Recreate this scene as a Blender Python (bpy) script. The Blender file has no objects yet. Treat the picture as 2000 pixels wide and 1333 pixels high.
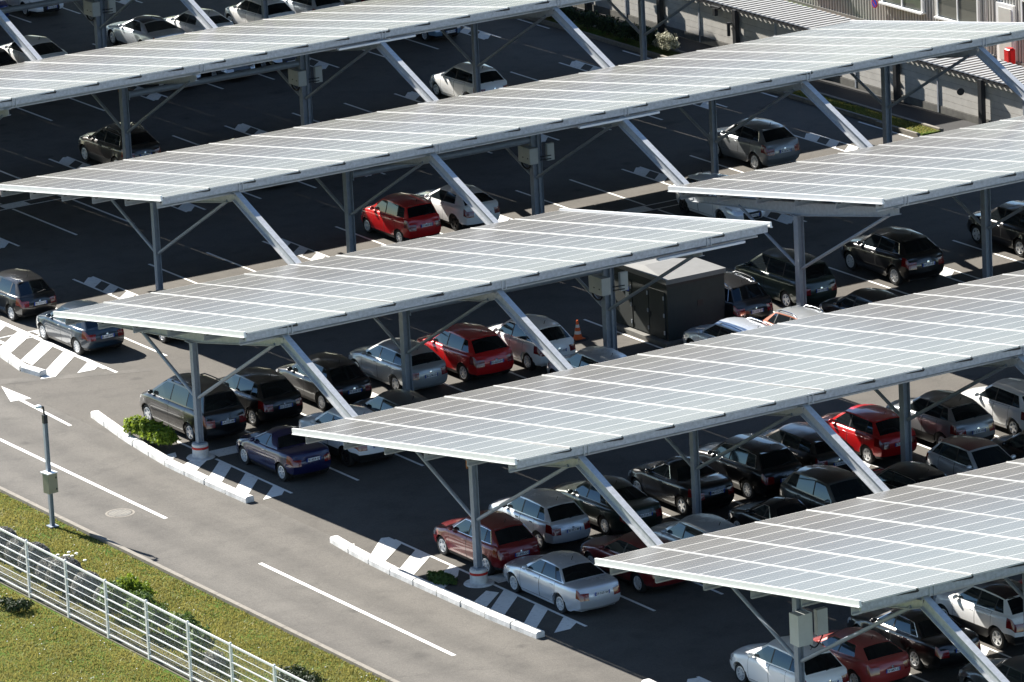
import bpy, bmesh, math, random
import numpy as np
from mathutils import Vector, Matrix
random.seed(7); rng = np.random.default_rng(11)
SC = bpy.context.scene
COL = SC.collection
R = math.radians
PI = math.pi

# ------------------------------------------------------------------ site grid (metres)
S = 7.7            # frame spacing along a canopy
XO = -0.292        # x of frame 0
W_ST = 0.687       # painted strip width at each frame
B = 2.354          # bay width
YLN = 5.55         # bay length from the middle line
ROW = {'E': -16.70, 'D': 0.0, 'C': 16.86, 'B': 33.62, 'A': 50.20, 'Z': 66.86, 'Y': 83.5}
HY, HZ, LY, LZ = -6.18, 5.65, 6.60, 3.66   # high and low edge of a roof (relative to its row)
MOD = 1.746
XF = -.13           # post line, a little beside the painted strip centre
def fx(k): return k * S + XO
def fp_(k): return k * S + XF

# ------------------------------------------------------------------ materials
def new_mat(name):
    m = bpy.data.materials.new(name); m.use_nodes = True
    nt = m.node_tree
    return m, nt, nt.nodes['Principled BSDF']
def N(nt, t, **kw):
    n = nt.nodes.new(t)
    for k, v in kw.items(): setattr(n, k, v)
    return n
def setin(n, **kw):
    for k, v in kw.items(): n.inputs[k.replace('_', ' ')].default_value = v
def ramp(nt, fac, stops):
    r = N(nt, 'ShaderNodeValToRGB'); e = r.color_ramp.elements
    while len(e) < len(stops): e.new(0.5)
    for q, (p, c) in zip(e, stops):
        q.position = p; q.color = (c[0], c[1], c[2], 1) if not isinstance(c, (int, float)) else (c, c, c, 1)
    nt.links.new(fac, r.inputs['Fac']); return r.outputs['Color']
def noise(nt, vec, scale, detail=4, rough=.6):
    n = N(nt, 'ShaderNodeTexNoise'); n.inputs['Scale'].default_value = scale
    n.inputs['Detail'].default_value = detail; n.inputs['Roughness'].default_value = rough
    nt.links.new(vec, n.inputs['Vector']); return n.outputs['Fac']
def mix(nt, a, b, fac, mode='MIX'):
    m = N(nt, 'ShaderNodeMix', data_type='RGBA', blend_type=mode)
    for s, v in ((6, a), (7, b), (0, fac)):
        if isinstance(v, (int, float)): m.inputs[s].default_value = v
        elif isinstance(v, tuple): m.inputs[s].default_value = (*v, 1)
        else: nt.links.new(v, m.inputs[s])
    return m.outputs[2]
def math_(nt, op, a, b=0.0, c=0.0):
    m = N(nt, 'ShaderNodeMath', operation=op)
    for i, v in enumerate((a, b, c)):
        if isinstance(v, (int, float)): m.inputs[i].default_value = v
        else: nt.links.new(v, m.inputs[i])
    return m.outputs[0]
def bump(nt, p, h, dist, strength=.6):
    b = N(nt, 'ShaderNodeBump'); b.inputs['Distance'].default_value = dist; b.inputs['Strength'].default_value = strength
    nt.links.new(h, b.inputs['Height']); nt.links.new(b.outputs['Normal'], p.inputs['Normal'])
def wpos(nt): return N(nt, 'ShaderNodeNewGeometry').outputs['Position']
def opos(nt): return N(nt, 'ShaderNodeTexCoord').outputs['Object']

def simple(name, col, rough=.5, metal=0., var=.12, scale=3., coat=0., spec=.5):
    m, nt, p = new_mat(name)
    f = noise(nt, opos(nt), scale, 5)
    a = tuple(c * (1 - var) for c in col); b = tuple(min(1, c * (1 + var)) for c in col)
    nt.links.new(ramp(nt, f, [(.3, a), (.7, b)]), p.inputs['Base Color'])
    setin(p, Roughness=rough, Metallic=metal)
    p.inputs['Coat Weight'].default_value = coat; p.inputs['Coat Roughness'].default_value = .03
    p.inputs['Specular IOR Level'].default_value = spec
    return m
def paint(name, col, metal=0., rough=.35, dust=.18):
    m, nt, p = new_mat(name)
    g = N(nt, 'ShaderNodeNewGeometry'); sep = N(nt, 'ShaderNodeSeparateXYZ'); nt.links.new(g.outputs['Normal'], sep.inputs[0])
    up = math_(nt, 'MAXIMUM', sep.outputs['Z'], 0.)
    f = math_(nt, 'MULTIPLY', math_(nt, 'MULTIPLY', math_(nt, 'POWER', up, 2.), noise(nt, g.outputs['Position'], 2.3, 6)), dust)
    c = mix(nt, col, (.30, .28, .25), f)                     # settled dust on upward faces
    nt.links.new(c, p.inputs['Base Color'])
    setin(p, Roughness=rough, Metallic=metal)
    p.inputs['Coat Weight'].default_value = 1.0
    rr = math_(nt, 'MULTIPLY_ADD', f, .9, .05); nt.links.new(rr, p.inputs['Coat Roughness'])
    return m

def asphalt(name, a, b, warm=0.):
    m, nt, p = new_mat(name); v = wpos(nt)
    big = noise(nt, v, .14, 4, .62); mid = noise(nt, v, .9, 5, .65); fine = noise(nt, v, 26, 3, .7)
    c = ramp(nt, big, [(.30, a), (.70, b)])
    c = mix(nt, c, ramp(nt, mid, [(.25, .72), (.5, 1.), (.8, 1.16)]), 1., 'MULTIPLY')
    c = mix(nt, c, ramp(nt, fine, [(.2, .60), (.5, 1.), (.8, 1.42)]), 1., 'MULTIPLY')
    c = mix(nt, c, ramp(nt, noise(nt, v, 9., 4, .7), [(.25, .84), (.5, 1.), (.75, 1.15)]), 1., 'MULTIPLY')
    sx = N(nt, 'ShaderNodeSeparateXYZ'); nt.links.new(v, sx.inputs[0])
    if warm:                                                 # worn wheel tracks along the road
        wv_ = math_(nt, 'SINE', math_(nt, 'MULTIPLY_ADD', sx.outputs['X'], 3.7, 1.2)); tr = math_(nt, 'MULTIPLY', math_(nt, 'ADD', wv_, 1.), noise(nt, v, .35, 4, .6))
        c = mix(nt, c, ramp(nt, tr, [(.2, 1.05), (.9, .86)]), 1., 'MULTIPLY')
    v2 = N(nt, 'ShaderNodeTexVoronoi'); v2.inputs['Scale'].default_value = .42; nt.links.new(v, v2.inputs['Vector'])   # oil drips
    sp = math_(nt, 'ADD', v2.outputs['Distance'], math_(nt, 'MULTIPLY_ADD', noise(nt, v, 5., 4, .7), .22, -.11))
    c = mix(nt, c, ramp(nt, sp, [(.03, .62), (.11, 1.)]), 1., 'MULTIPLY')
    st = noise(nt, v, .55, 2, .4)                            # old oil marks and patches
    c = mix(nt, c, ramp(nt, st, [(.66, 1.), (.74, .72)]), 1., 'MULTIPLY')
    vo = N(nt, 'ShaderNodeTexVoronoi', feature='DISTANCE_TO_EDGE'); vo.inputs['Scale'].default_value = .09
    wv = N(nt, 'ShaderNodeVectorMath', operation='ADD'); wn = N(nt, 'ShaderNodeTexNoise'); wn.inputs['Scale'].default_value = .5
    nt.links.new(v, wn.inputs['Vector'])
    sc = N(nt, 'ShaderNodeVectorMath', operation='SCALE'); sc.inputs['Scale'].default_value = 3.; nt.links.new(wn.outputs['Color'], sc.inputs[0])
    nt.links.new(v, wv.inputs[0]); nt.links.new(sc.outputs[0], wv.inputs[1]); nt.links.new(wv.outputs[0], vo.inputs['Vector'])
    c = mix(nt, c, ramp(nt, vo.outputs['Distance'], [(.0, .86), (.002, 1.)]), 1., 'MULTIPLY')   # fine cracks
    nt.links.new(c, p.inputs['Base Color']); setin(p, Roughness=.82)
    p.inputs['Specular IOR Level'].default_value = .35
    bump(nt, p, fine, .006, .5)
    return m
def roadpaint(name, col, wear=.5):
    m, nt, p = new_mat(name); v = wpos(nt)
    f = noise(nt, v, 7., 6, .75); g = noise(nt, v, .7, 3)
    w = math_(nt, 'MULTIPLY', ramp(nt, f, [(.52, 0.), (.72, 1.)]), math_(nt, 'MULTIPLY', g, wear * 1.6))
    nt.links.new(mix(nt, col, (.13, .125, .115), w), p.inputs['Base Color']); setin(p, Roughness=.6)
    return m
def grass_ground():
    m, nt, p = new_mat('grass_soil'); v = wpos(nt)
    a = noise(nt, v, .55, 5, .7); b = noise(nt, v, 5.5, 5, .7); c3 = noise(nt, v, 30, 3, .7)
    c = ramp(nt, a, [(.28, (.028, .075, .008)), (.44, (.06, .11, .014)), (.58, (.105, .12, .03)), (.74, (.20, .165, .07))])
    c = mix(nt, c, ramp(nt, b, [(.25, .55), (.5, 1.), (.8, 1.45)]), 1., 'MULTIPLY')
    c = mix(nt, c, ramp(nt, c3, [(.25, .5), (.5, 1.), (.8, 1.5)]), 1., 'MULTIPLY')
    nt.links.new(c, p.inputs['Base Color']); setin(p, Roughness=.95); p.inputs['Specular IOR Level'].default_value = .1
    bump(nt, p, b, .06, .8)
    return m
def leafmat(name, dark, light, trans=.25):
    m, nt, p = new_mat(name)
    at = N(nt, 'ShaderNodeVertexColor'); at.layer_name = 'tint'
    nt.links.new(ramp(nt, at.outputs['Color'], [(0., dark), (1., light)]), p.inputs['Base Color'])
    setin(p, Roughness=.6); p.inputs['Specular IOR Level'].default_value = .25
    out = nt.nodes['Material Output']; tr = N(nt, 'ShaderNodeBsdfTranslucent'); ms = N(nt, 'ShaderNodeMixShader')
    tr.inputs['Color'].default_value = (*light, 1); ms.inputs[0].default_value = trans
    nt.links.new(p.outputs[0], ms.inputs[1]); nt.links.new(tr.outputs[0], ms.inputs[2]); nt.links.new(ms.outputs[0], out.inputs['Surface'])
    return m
def solar_glass():
    m, nt, p = new_mat('solar_glass')
    uv = N(nt, 'ShaderNodeTexCoord').outputs['UV']; sp = N(nt, 'ShaderNodeSeparateXYZ'); nt.links.new(uv, sp.inputs[0])
    u, v = sp.outputs['X'], sp.outputs['Y']                  # u: 0..1 over the module length, v: one unit per module
    def edge(x, w):                                          # 1 near integer values of x
        f = math_(nt, 'FRACT', x); d = math_(nt, 'MINIMUM', f, math_(nt, 'SUBTRACT', 1., f))
        return math_(nt, 'LESS_THAN', d, w), d
    fr, _ = edge(v, .016)
    fu, _ = edge(u, .012)
    frame = math_(nt, 'MAXIMUM', fr, fu)
    cu, du = edge(math_(nt, 'MULTIPLY_ADD', u, 10.2, -.1), .010)
    cv, dv = edge(math_(nt, 'MULTIPLY_ADD', v, 6.12, -.06), .012)
    dia = math_(nt, 'LESS_THAN', math_(nt, 'ADD', du, dv), .13)
    gap = math_(nt, 'MAXIMUM', math_(nt, 'MAXIMUM', cu, cv), dia)
    w = wpos(nt)
    cellv = N(nt, 'ShaderNodeTexWhiteNoise', noise_dimensions='3D')
    fl = N(nt, 'ShaderNodeVectorMath', operation='FLOOR'); nt.links.new(uv, fl.inputs[0])
    ad = N(nt, 'ShaderNodeVectorMath', operation='ADD'); nt.links.new(fl.outputs[0], ad.inputs[0])
    oi = N(nt, 'ShaderNodeObjectInfo'); nt.links.new(oi.outputs['Random'], ad.inputs[1]); nt.links.new(ad.outputs[0], cellv.inputs['Vector'])
    cell = ramp(nt, cellv.outputs['Value'], [(0., (.020, .024, .034)), (1., (.034, .038, .050))])
    dust_glare = noise(nt, w, .8, 4, .55)
    c = mix(nt, cell, (.46, .46, .46), gap)
    c = mix(nt, c, (.245, .235, .21), math_(nt, 'MULTIPLY_ADD', dust_glare, .30, .38))   # pale film: dust, plus the glare on the glass put into the colour
    c = mix(nt, c, (.56, .555, .53), frame)
    nt.links.new(c, p.inputs['Base Color'])
    rg = math_(nt, 'MULTIPLY_ADD', dust_glare, .05, .23)
    nt.links.new(math_(nt, 'MULTIPLY_ADD', frame, .2, rg), p.inputs['Roughness'])
    p.inputs['IOR'].default_value = 1.62; p.inputs['Specular IOR Level'].default_value = 1.
    return m
def glassmat(name, col=(.010, .013, .015)):
    m, nt, p = new_mat(name)
    p.inputs['Base Color'].default_value = (*col, 1); setin(p, Roughness=.03); p.inputs['IOR'].default_value = 1.7; p.inputs['Specular Tint'].default_value = (.55, .82, 1., 1)
    f = noise(nt, wpos(nt), 3., 3); nt.links.new(math_(nt, 'MULTIPLY_ADD', f, .05, .01), p.inputs['Roughness'])
    p.inputs['Coat Weight'].default_value = 0.
    return m
M = dict(
    lot=asphalt('lot_asphalt', (.070, .0625, .053), (.092, .083, .071)),
    road=asphalt('road_asphalt', (.085, .077, .067), (.107, .098, .085), 1),
    path=asphalt('path_asphalt', (.022, .021, .021), (.034, .033, .032)),
    white=roadpaint('road_paint', (.78, .77, .73), .55), whiteold=roadpaint('worn_road_paint', (.74, .73, .69), .7),
    grass=grass_ground(),
    gravel=simple('gravel', (.085, .080, .050), .95, 0, .6, 5),
    soil=simple('bare_soil', (.23, .16, .11), .95, 0, .35, 6),
    concrete=simple('concrete', (.15, .145, .13), .85, 0, .2, 5),
    kerbwhite=simple('white_kerb_paint', (.66, .65, .62), .7, 0, .26, 4),
    kerb=simple('kerb_concrete', (.20, .18, .15), .85, 0, .2, 7),
    galv=simple('galvanised_steel', (.40, .43, .47), .45, .3, .22, 9),
    steel=simple('painted_grey_steel', (.27, .305, .35), .45, .15, .10, 6),
    beam=simple('pale_galvanised_steel', (.44, .455, .47), .45, .12, .14, 8),
    darksteel=simple('charcoal_steel', (.03, .032, .036), .5, .2, .1, 6),
    trimw=simple('white_aluminium', (.74, .75, .74), .35, .1, .05, 4),
    alu=simple('aluminium_rail', (.58, .575, .55), .35, .2, .06, 5),
    under=simple('roof_underside', (.33, .34, .35), .6, .2, .1, 4),
    solar=solar_glass(),
    cabinet=simple('cabinet_grey', (.52, .53, .50), .5, 0, .06, 4),
    olive=simple('olive_cabinet', (.30, .28, .19), .55, 0, .06, 4),
    redband=simple('red_band', (.55, .03, .02), .6, 0, .1, 5),
    rust=simple('rusty_plate', (.35, .14, .04), .8, .1, .3, 12),
    shedwall=simple('dark_green_render', (.028, .032, .029), .75, 0, .12, 4),
    shedroof=simple('pale_roof_render', (.165, .165, .16), .8, 0, .08, 3),
    tyre=simple('tyre_rubber', (.012, .012, .012), .8, 0, .2, 20),
    rim=simple('rim_silver', (.72, .73, .74), .35, .45, .05, 8), rimdark=simple('rim_dark', (.03, .03, .032), .4, .5, .1, 8),
    black=simple('black_plastic', (.012, .012, .013), .55, 0, .15, 9),
    seam=simple('panel_gap', (.004, .004, .004), .9),
    chrome=simple('chrome', (.75, .76, .78), .12, 1., .03, 5),
    glass=glassmat('car_glass'), tint=glassmat('tinted_glass', (.004, .004, .005)),
    lampred=simple('tail_lamp_red', (.17, .005, .006), .15, 0, .2, 14, 1.), lampclear=simple('lamp_clear', (.62, .64, .66), .08, .3, .1, 12, 1.),
    plate=simple('plate_white', (.78, .79, .80), .4, 0, .03, 5), plateblue=simple('plate_blue', (.02, .08, .45), .4), ink=simple('plate_ink', (.01, .01, .012), .6),
    orange=simple('cone_orange', (.75, .13, .02), .5, 0, .08, 6), redplastic=simple('red_plastic', (.55, .012, .015), .4, 0, .1, 3),
    cladw=simple('white_cladding', (.48, .47, .44), .55, 0, .08, 3), cladd=simple('grey_cladding', (.17, .165, .155), .6, 0, .1, 3),
    slat=simple('grey_slats', (.34, .335, .32), .5, .1, .1, 4), panelw=simple('pale_wall_panel', (.56, .54, .50), .7, 0, .10, 2.5), panelgap=simple('wall_joint', (.16, .15, .14), .8),
    winframe=simple('white_window_frame', (.78, .78, .76), .4, 0, .03, 4), winglass=glassmat('window_glass', (.11, .112, .095)),
    doorw=simple('pale_door', (.52, .51, .46), .5, 0, .05, 3), signblue=simple('sign_blue', (.015, .05, .42), .4), signred=simple('sign_red', (.55, .02, .03), .4),
    yellow=simple('yellow_label', (.7, .5, .03), .5),
    leafy=leafmat('yellow_green_leaves', (.05, .10, .008), (.25, .33, .035), .35), leafg=leafmat('green_leaves', (.02, .05, .01), (.14, .21, .05)),
    leafgrey=leafmat('grey_lavender_leaves', (.05, .05, .045), (.36, .35, .31), .15), leafw=leafmat('variegated_sunlit_leaves', (.07, .08, .04), (.62, .60, .46), .15), leafd=leafmat('dark_leaves', (.008, .016, .006), (.05, .075, .025), .1),
    blade=leafmat('grass_blades', (.042, .088, .009), (.33, .295, .085), .35), stem=simple('woody_stem', (.09, .06, .035), .9),
    flower=simple('white_petals', (.8, .8, .74), .6),
)

# ------------------------------------------------------------------ mesh helpers
class MB:
    def __init__(s): s.v = []; s.f = []; s.m = []; s.uv = {}
    def add(s, vs, fs, mi=0):
        o = len(s.v); s.v += [tuple(q) for q in vs]
        for f in fs: s.f.append(tuple(o + i for i in f)); s.m.append(mi)
        return s
    def box(s, c, d, mi=0, rz=0., M4=None):
        x, y, z = (q / 2 for q in d); pts = [(-x, -y, -z), (x, -y, -z), (x, y, -z), (-x, y, -z), (-x, -y, z), (x, -y, z), (x, y, z), (-x, y, z)]
        if M4 is not None: pts = [tuple(M4 @ Vector(q)) for q in pts]
        elif rz: cz, sz = math.cos(rz), math.sin(rz); pts = [(a * cz - b * sz, a * sz + b * cz, q) for a, b, q in pts]
        pts = [(a + c[0], b + c[1], q + c[2]) for a, b, q in pts]
        return s.add(pts, [(0, 3, 2, 1), (4, 5, 6, 7), (0, 1, 5, 4), (1, 2, 6, 5), (2, 3, 7, 6), (3, 0, 4, 7)], mi)
    def prism(s, prof, p0, p1, up=(0, 0, 1), mi=0):
        """closed profile (a: sideways, b: up) swept from p0 to p1"""
        p0, p1 = Vector(p0), Vector(p1); d = (p1 - p0).normalized(); side = d.cross(Vector(up)).normalized(); u = side.cross(d)
        n = len(prof); vs = [p + side * a + u * b for p in (p0, p1) for a, b in prof]
        fs = [(i, (i + 1) % n, n + (i + 1) % n, n + i) for i in range(n)] + [tuple(range(n - 1, -1, -1)), tuple(range(n, 2 * n))]
        return s.add(vs, fs, mi)
    def tube(s, p0, p1, r, n=10, mi=0, r1=None):
        r1 = r if r1 is None else r1; p0, p1 = Vector(p0), Vector(p1); d = (p1 - p0).normalized()
        a = d.cross(Vector((0, 0, 1)) if abs(d.z) < .95 else Vector((1, 0, 0))).normalized(); b = d.cross(a)
        vs = [p0 + (a * math.cos(2 * PI * i / n) + b * math.sin(2 * PI * i / n)) * r for i in range(n)] + [p1 + (a * math.cos(2 * PI * i / n) + b * math.sin(2 * PI * i / n)) * r1 for i in range(n)]
        return s.add(vs, [(i, (i + 1) % n, n + (i + 1) % n, n + i) for i in range(n)] + [tuple(range(n - 1, -1, -1)), tuple(range(n, 2 * n))], mi)
    def lathe(s, prof, c=(0, 0, 0), n=24, axis='z', mi=0):
        vs = []
        for i in range(n):
            t = 2 * PI * i / n
            for r, h in prof:
                q = (r * math.cos(t), r * math.sin(t), h) if axis == 'z' else (r * math.cos(t), h, r * math.sin(t))
                vs.append((q[0] + c[0], q[1] + c[1], q[2] + c[2]))
        k = len(prof); fs = []
        for i in range(n):
            j = (i + 1) % n
            for a in range(k - 1): fs.append((i * k + a, j * k + a, j * k + a + 1, i * k + a + 1))
        return s.add(vs, fs, mi)
    def mesh(s, name, mats, smooth=False, angle=35, clean=False):
        me = bpy.data.meshes.new(name); me.from_pydata(s.v, [], s.f)
        for m in mats: me.materials.append(m)
        for p, i in zip(me.polygons, s.m): p.material_index = i
        bm = bmesh.new(); bm.from_mesh(me)
        if clean:
            bmesh.ops.remove_doubles(bm, verts=bm.verts, dist=.0008)
            bmesh.ops.dissolve_degenerate(bm, edges=bm.edges, dist=.0005)
        bmesh.ops.recalc_face_normals(bm, faces=bm.faces); bm.to_mesh(me); bm.free()
        if smooth:
            for p in me.polygons: p.use_smooth = True
            me.set_sharp_from_angle(angle=R(angle))
        me.update(); return me
    def obj(s, name, mats, parent=None, loc=None, **kw):
        if not isinstance(mats, (list, tuple)): mats = [mats]
        return link(name, s.mesh(name, mats, **kw), parent, loc)
def link(name, data, parent=None, loc=None, rz=None):
    o = bpy.data.objects.new(name, data); COL.objects.link(o)
    if parent is not None: o.parent = parent
    if loc is not None: o.location = loc
    if rz is not None: o.rotation_euler = (0, 0, rz)
    return o
def tag(o, label, cat, group=None):
    o['label'] = label; o['category'] = cat
    if group: o['group'] = group
    return o
def thing(name, label, cat, loc=(0, 0, 0), rz=0., group=None):
    return tag(link(name, None, None, loc, rz), label, cat, group)
def struct(name, mb, m, **kw):
    o = mb.obj(name, m, **kw); o['kind'] = 'structure'; return o
ORD = ['first', 'second', 'third', 'fourth', 'fifth', 'sixth', 'seventh', 'eighth', 'ninth', 'tenth', 'eleventh', 'twelfth', 'thirteenth', 'fourteenth']

# ------------------------------------------------------------------ ground
def sheet(name, x0, x1, y0, y1, z, m, th=None):
    mb = MB()
    if th: mb.box(((x0 + x1) / 2, (y0 + y1) / 2, z - th / 2), (x1 - x0, y1 - y0, th))
    else: mb.add([(x0, y0, z), (x1, y0, z), (x1, y1, z), (x0, y1, z)], [(0, 1, 2, 3)])
    return struct(name, mb, m)
sheet('ground', -900, 900, -900, 900, -.03, M['grass'])
sheet('parking_ground', -1.6, 42.0, -60, 150, 0, M['lot'])
mb = MB()
mb.add([(-6.62, -60, .004), (-1.15, -60, .004), (-1.15, 28.75, .004), (3.5, 26.75, .004), (3.6, 27.1, .004), (-1.1, 29.4, .004), (-1.1, 150, .004), (-6.62, 150, .004)],
       [(0, 1, 2, 7), (2, 3, 4, 5), (2, 5, 6, 7)])
struct('road', mb, M['road'])
sheet('walkway', 42.3, 43.95, -60, 90, .03, M['path'], .06)
sheet('yard', 44.2, 51.0, -60, 90, .0, M['soil'])
mb = MB()
for _ in range(26):
    cx, cy, rr = rng.uniform(46.5, 50.6), rng.uniform(38, 60), rng.uniform(.4, 1.1)
    pts = [(cx + rr * rng.uniform(.6, 1.1) * math.cos(a), cy + 1.6 * rr * rng.uniform(.6, 1.1) * math.sin(a), .012) for a in np.linspace(0, 2 * PI, 11)[:-1]]
    mb.add(pts, [tuple(range(10))])
struct('grass_patches', mb, M['grass'])
# verge kerb along the road
mb = MB()
for i in range(70):
    y = -60 + i * 2.0
    mb.box((-6.70, y + 1.0, .03), (.15, 1.985, .10))
struct('road_kerb', mb, M['kerb'])
sheet('gravel_strip', -11.06, -10.25, -40, 40, -.012, M['gravel'])

# ------------------------------------------------------------------ painted markings
def quad(mb, pts, z=.008): mb.add([(x, y, z) for x, y in pts], [tuple(range(len(pts)))])
def rect(mb, x0, x1, y0, y1, z=.008): quad(mb, [(x0, y0), (x1, y0), (x1, y1), (x0, y1)], z)
def hatch_bar(mb, x0, x1, ya, yb, slope=1.0, z=.008):
    d = (x1 - x0) * slope; quad(mb, [(x0, ya), (x1, ya + d), (x1, yb + d), (x0, yb)], z)
bays = MB(); strips = MB()
KR = {'E': (0, 2), 'D': (0, 5), 'C': (0, 6), 'B': (0, 5), 'A': (0, 5), 'Z': (0, 5), 'Y': (0, 5)}
LW = .05
for r, y0 in ROW.items():
    for k in range(KR[r][0], KR[r][1] + 1):
        xs = fx(k)
        for sgn in (1, -1):
            for j in (1, 2):
                x = xs + W_ST / 2 + j * B
                if x > 41: continue
                rect(bays, x - LW, x + LW, *sorted((y0 + sgn * .45, y0 + sgn * YLN)))
            if (k == 0 and r in 'EDC') or (r == 'B' and k == 0): continue
            # hatched strip between bay groups
            xl, xr = xs - W_ST / 2, xs + W_ST / 2
            if xr > 41: continue
            ln = xl if sgn > 0 else xr
            rect(strips, ln - LW, ln + LW, *sorted((y0 + sgn * .4, y0 + sgn * YLN)))
            oth = xr if sgn > 0 else xl
            rect(strips, oth - .04, oth + .04, *sorted((y0 + sgn * .4, y0 + sgn * (YLN - .16))), z=.0084)
            e1 = YLN - .72
            for q in range(4):
                e0 = e1 - (.80 if q == 0 else .62)
                if e0 < .35: break
                lft, rgt = (xl + .05, xr - .04) if sgn > 0 else (xr - .05, xl + .04)
                P4 = [(lft, e0), (rgt, e0 + .6), (rgt, e1 + (.6 if q else .44)), (lft, e1)] if q else [(lft, e0), (rgt, e0 + .6), (rgt, e1 + .48), (rgt + (lft - rgt) * .22, e1 + .56), (rgt + (lft - rgt) * .5, e1 + .36), (lft, e1)]
                quad(strips, [(x_, y0 + sgn * y_) for x_, y_ in P4], .0088 + .0004 * q)
                e1 = e0 - .62
    # ladder marking along the middle line
    xa, xb = fx(KR[r][0]) + .6, min(fx(KR[r][1]) + 7, 40.9)
    for s_ in (-.33, .33): rect(bays, xa, xb, y0 + s_ - .045, y0 + s_ + .045, .0092)
    n = int((xb - xa) / 2.4)
    for i in range(n):
        x = xa + i * 2.4
        if min(abs(x + .5 - fx(k)) for k in range(-1, 8)) < .9: continue
        rect(bays, x, x + 1.05, y0 - .28, y0 + .28, .0096)
struct('bay_lines', bays, M['whiteold']); struct('hatched_strips', strips, M['whiteold'])
isl = MB()
def bars(lst):
    for q in lst: quad(isl, q, .009)
XR = .13
rect(isl, XR - .05, XR + .05, -5.45, 5.3); rect(isl, XR - .05, XR + .05, 16.86 - 5.35, 16.86 - .5); rect(isl, XR - .05, XR + .05, 16.86 + .8, 16.86 + 5.5)
rect(isl, 2.44, 2.56, 27.4, 39.0); rect(isl, XR - .05, XR + .05, -22.2, -11.2)
bars([[(XR, 5.62), (XR, 4.85), (-1.28, 3.55), (-1.3, 4.35), (-.1, 5.70)], [(XR, 4.05), (XR, 3.2), (-1.3, 1.85), (-1.3, 2.65)], [(XR, 2.0), (XR, 1.55), (-.25, 1.0), (-1.3, .15), (-1.3, .95)],
      [(-.35, -.75), (-.15, -1.15), (-1.3, -2.2), (-1.3, -1.5)],
      [(XR, -.98), (XR, -1.75), (-1.3, -3.2), (-1.3, -2.45)], [(XR, -2.7), (XR, -3.4), (-1.3, -4.9), (-1.3, -4.25)], [(XR, -4.25), (XR, -4.95), (-.35, -5.35), (-.9, -5.35)],
      [(-1.0, 5.75), (-1.35, 5.25), (-1.35, 5.85)]])
for o in (16.86,):
    bars([[(.1, o + .35), (-.1, o - .4), (-1.05, o - 1.3), (-1.05, o - .45)], [(-.5, o + 1.0), (-.7, o + .55), (-1.1, o + .3), (-1.1, o + .9)]])
    bars([[(XR, o - a), (XR, o - a - .8), (-1.05, o - a - 2.2), (-1.05, o - a - 1.4)] for a in (.75, 2.45)] + [[(XR, o - 4.2), (XR, o - 4.9), (-.2, o - 5.3), (-.9, o - 5.35)]])
bars([[(2.5, y), (2.5, y - .85), (.75, y - 2.6), (.75, y - 1.75)] for y in (36.2, 34.45, 32.72)] + [[(2.5, 31.1), (2.5, 30.3), (.68, 28.33), (.16, 28.40), (.75, 29.2)], [(2.5, 29.35), (2.45, 28.55), (2.08, 28.2), (1.45, 28.23)]])
bars([[(XR, -11.3), (XR, -12.1), (-1.3, -13.5), (-1.3, -12.6), (-.2, -11.2)]] + [[(XR, y), (XR, y - .8), (-1.3, y - 2.2), (-1.3, y - 1.4)] for y in (-12.9, -14.6, -16.3, -18.)])
struct('island_hatching', isl, M['white'])
mb = MB()
for y in (24.6 - 8.6 * 0,): pass
for a, b_ in ((11.8, 23.2), (-5.2, 5.95), (-22.2, -11.1), (29.5, 40)): rect(mb, -4.22 + (a > 20) * 0, -4.08, a, b_)
quad(mb, [(-1.25, 28.5), (-1.86, 26.65), (-1.58, 26.62), (-1.72, 22.8), (-1.60, 22.8), (-1.44, 26.58), (-1.16, 26.52)], .009)
struct('road_markings', mb, M['white'])
mb = MB(); mb.lathe([(0, .012), (.33, .012), (.36, .006), (.36, .0)], n=28); mb.lathe([(.39, .008), (.46, .007)], n=28, mi=1)
for q in range(7): mb.box((.3 * (q - 3) / 3.2, 0, .014), (.03, .45, .008), 1)
tag(mb.obj('manhole_cover', [M['concrete'], M['kerb']], loc=(-4.97, 13.25, 0)), 'round pale manhole cover set in the road beside the grey pole', 'manhole cover')

# ------------------------------------------------------------------ solar canopies
SLOPE = Vector((0, LY - HY, LZ - HZ)); SLEN = SLOPE.length; SD = SLOPE / SLEN; NRM = Vector((0, -SD.z, SD.y))
def zdeck(y): return HZ + (y - HY) * (LZ - HZ) / (LY - HY)
def strip_mesh():
    mb = MB(); w = MOD - .05; t = .045
    p = [Vector((x, HY, HZ)) + SD * s + NRM * n for n in (-t, 0) for x, s in ((.025, 0), (w + .025, 0), (w + .025, SLEN), (.025, SLEN))]
    mb.add(p, [(0, 1, 2, 3)], 2); mb.add(p, [(4, 5, 6, 7)], 0); mb.add(p, [(0, 1, 5, 4), (1, 2, 6, 5), (2, 3, 7, 6), (3, 0, 4, 7)], 1)
    for x in (0,): mb.box(Vector((x, HY, HZ)) + SD * SLEN / 2 + NRM * .006, (.052, SLEN, .02), 1, M4=Matrix.Rotation(math.atan2(SD.z, SD.y), 3, 'X'))
    me = mb.mesh('solar_panel_strip', [M['solar'], M['alu'], M['under']])
    ul = me.uv_layers.new(name='uv')
    for pl in me.polygons:
        for li in pl.loop_indices:
            c = me.vertices[me.loops[li].vertex_index].co; ul.data[li].uv = ((c.x - .025) / w, (Vector((0, c.y - HY, c.z - HZ)).dot(SD)) / SLEN * 13)
    return me
STRIP = strip_mesh()
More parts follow.
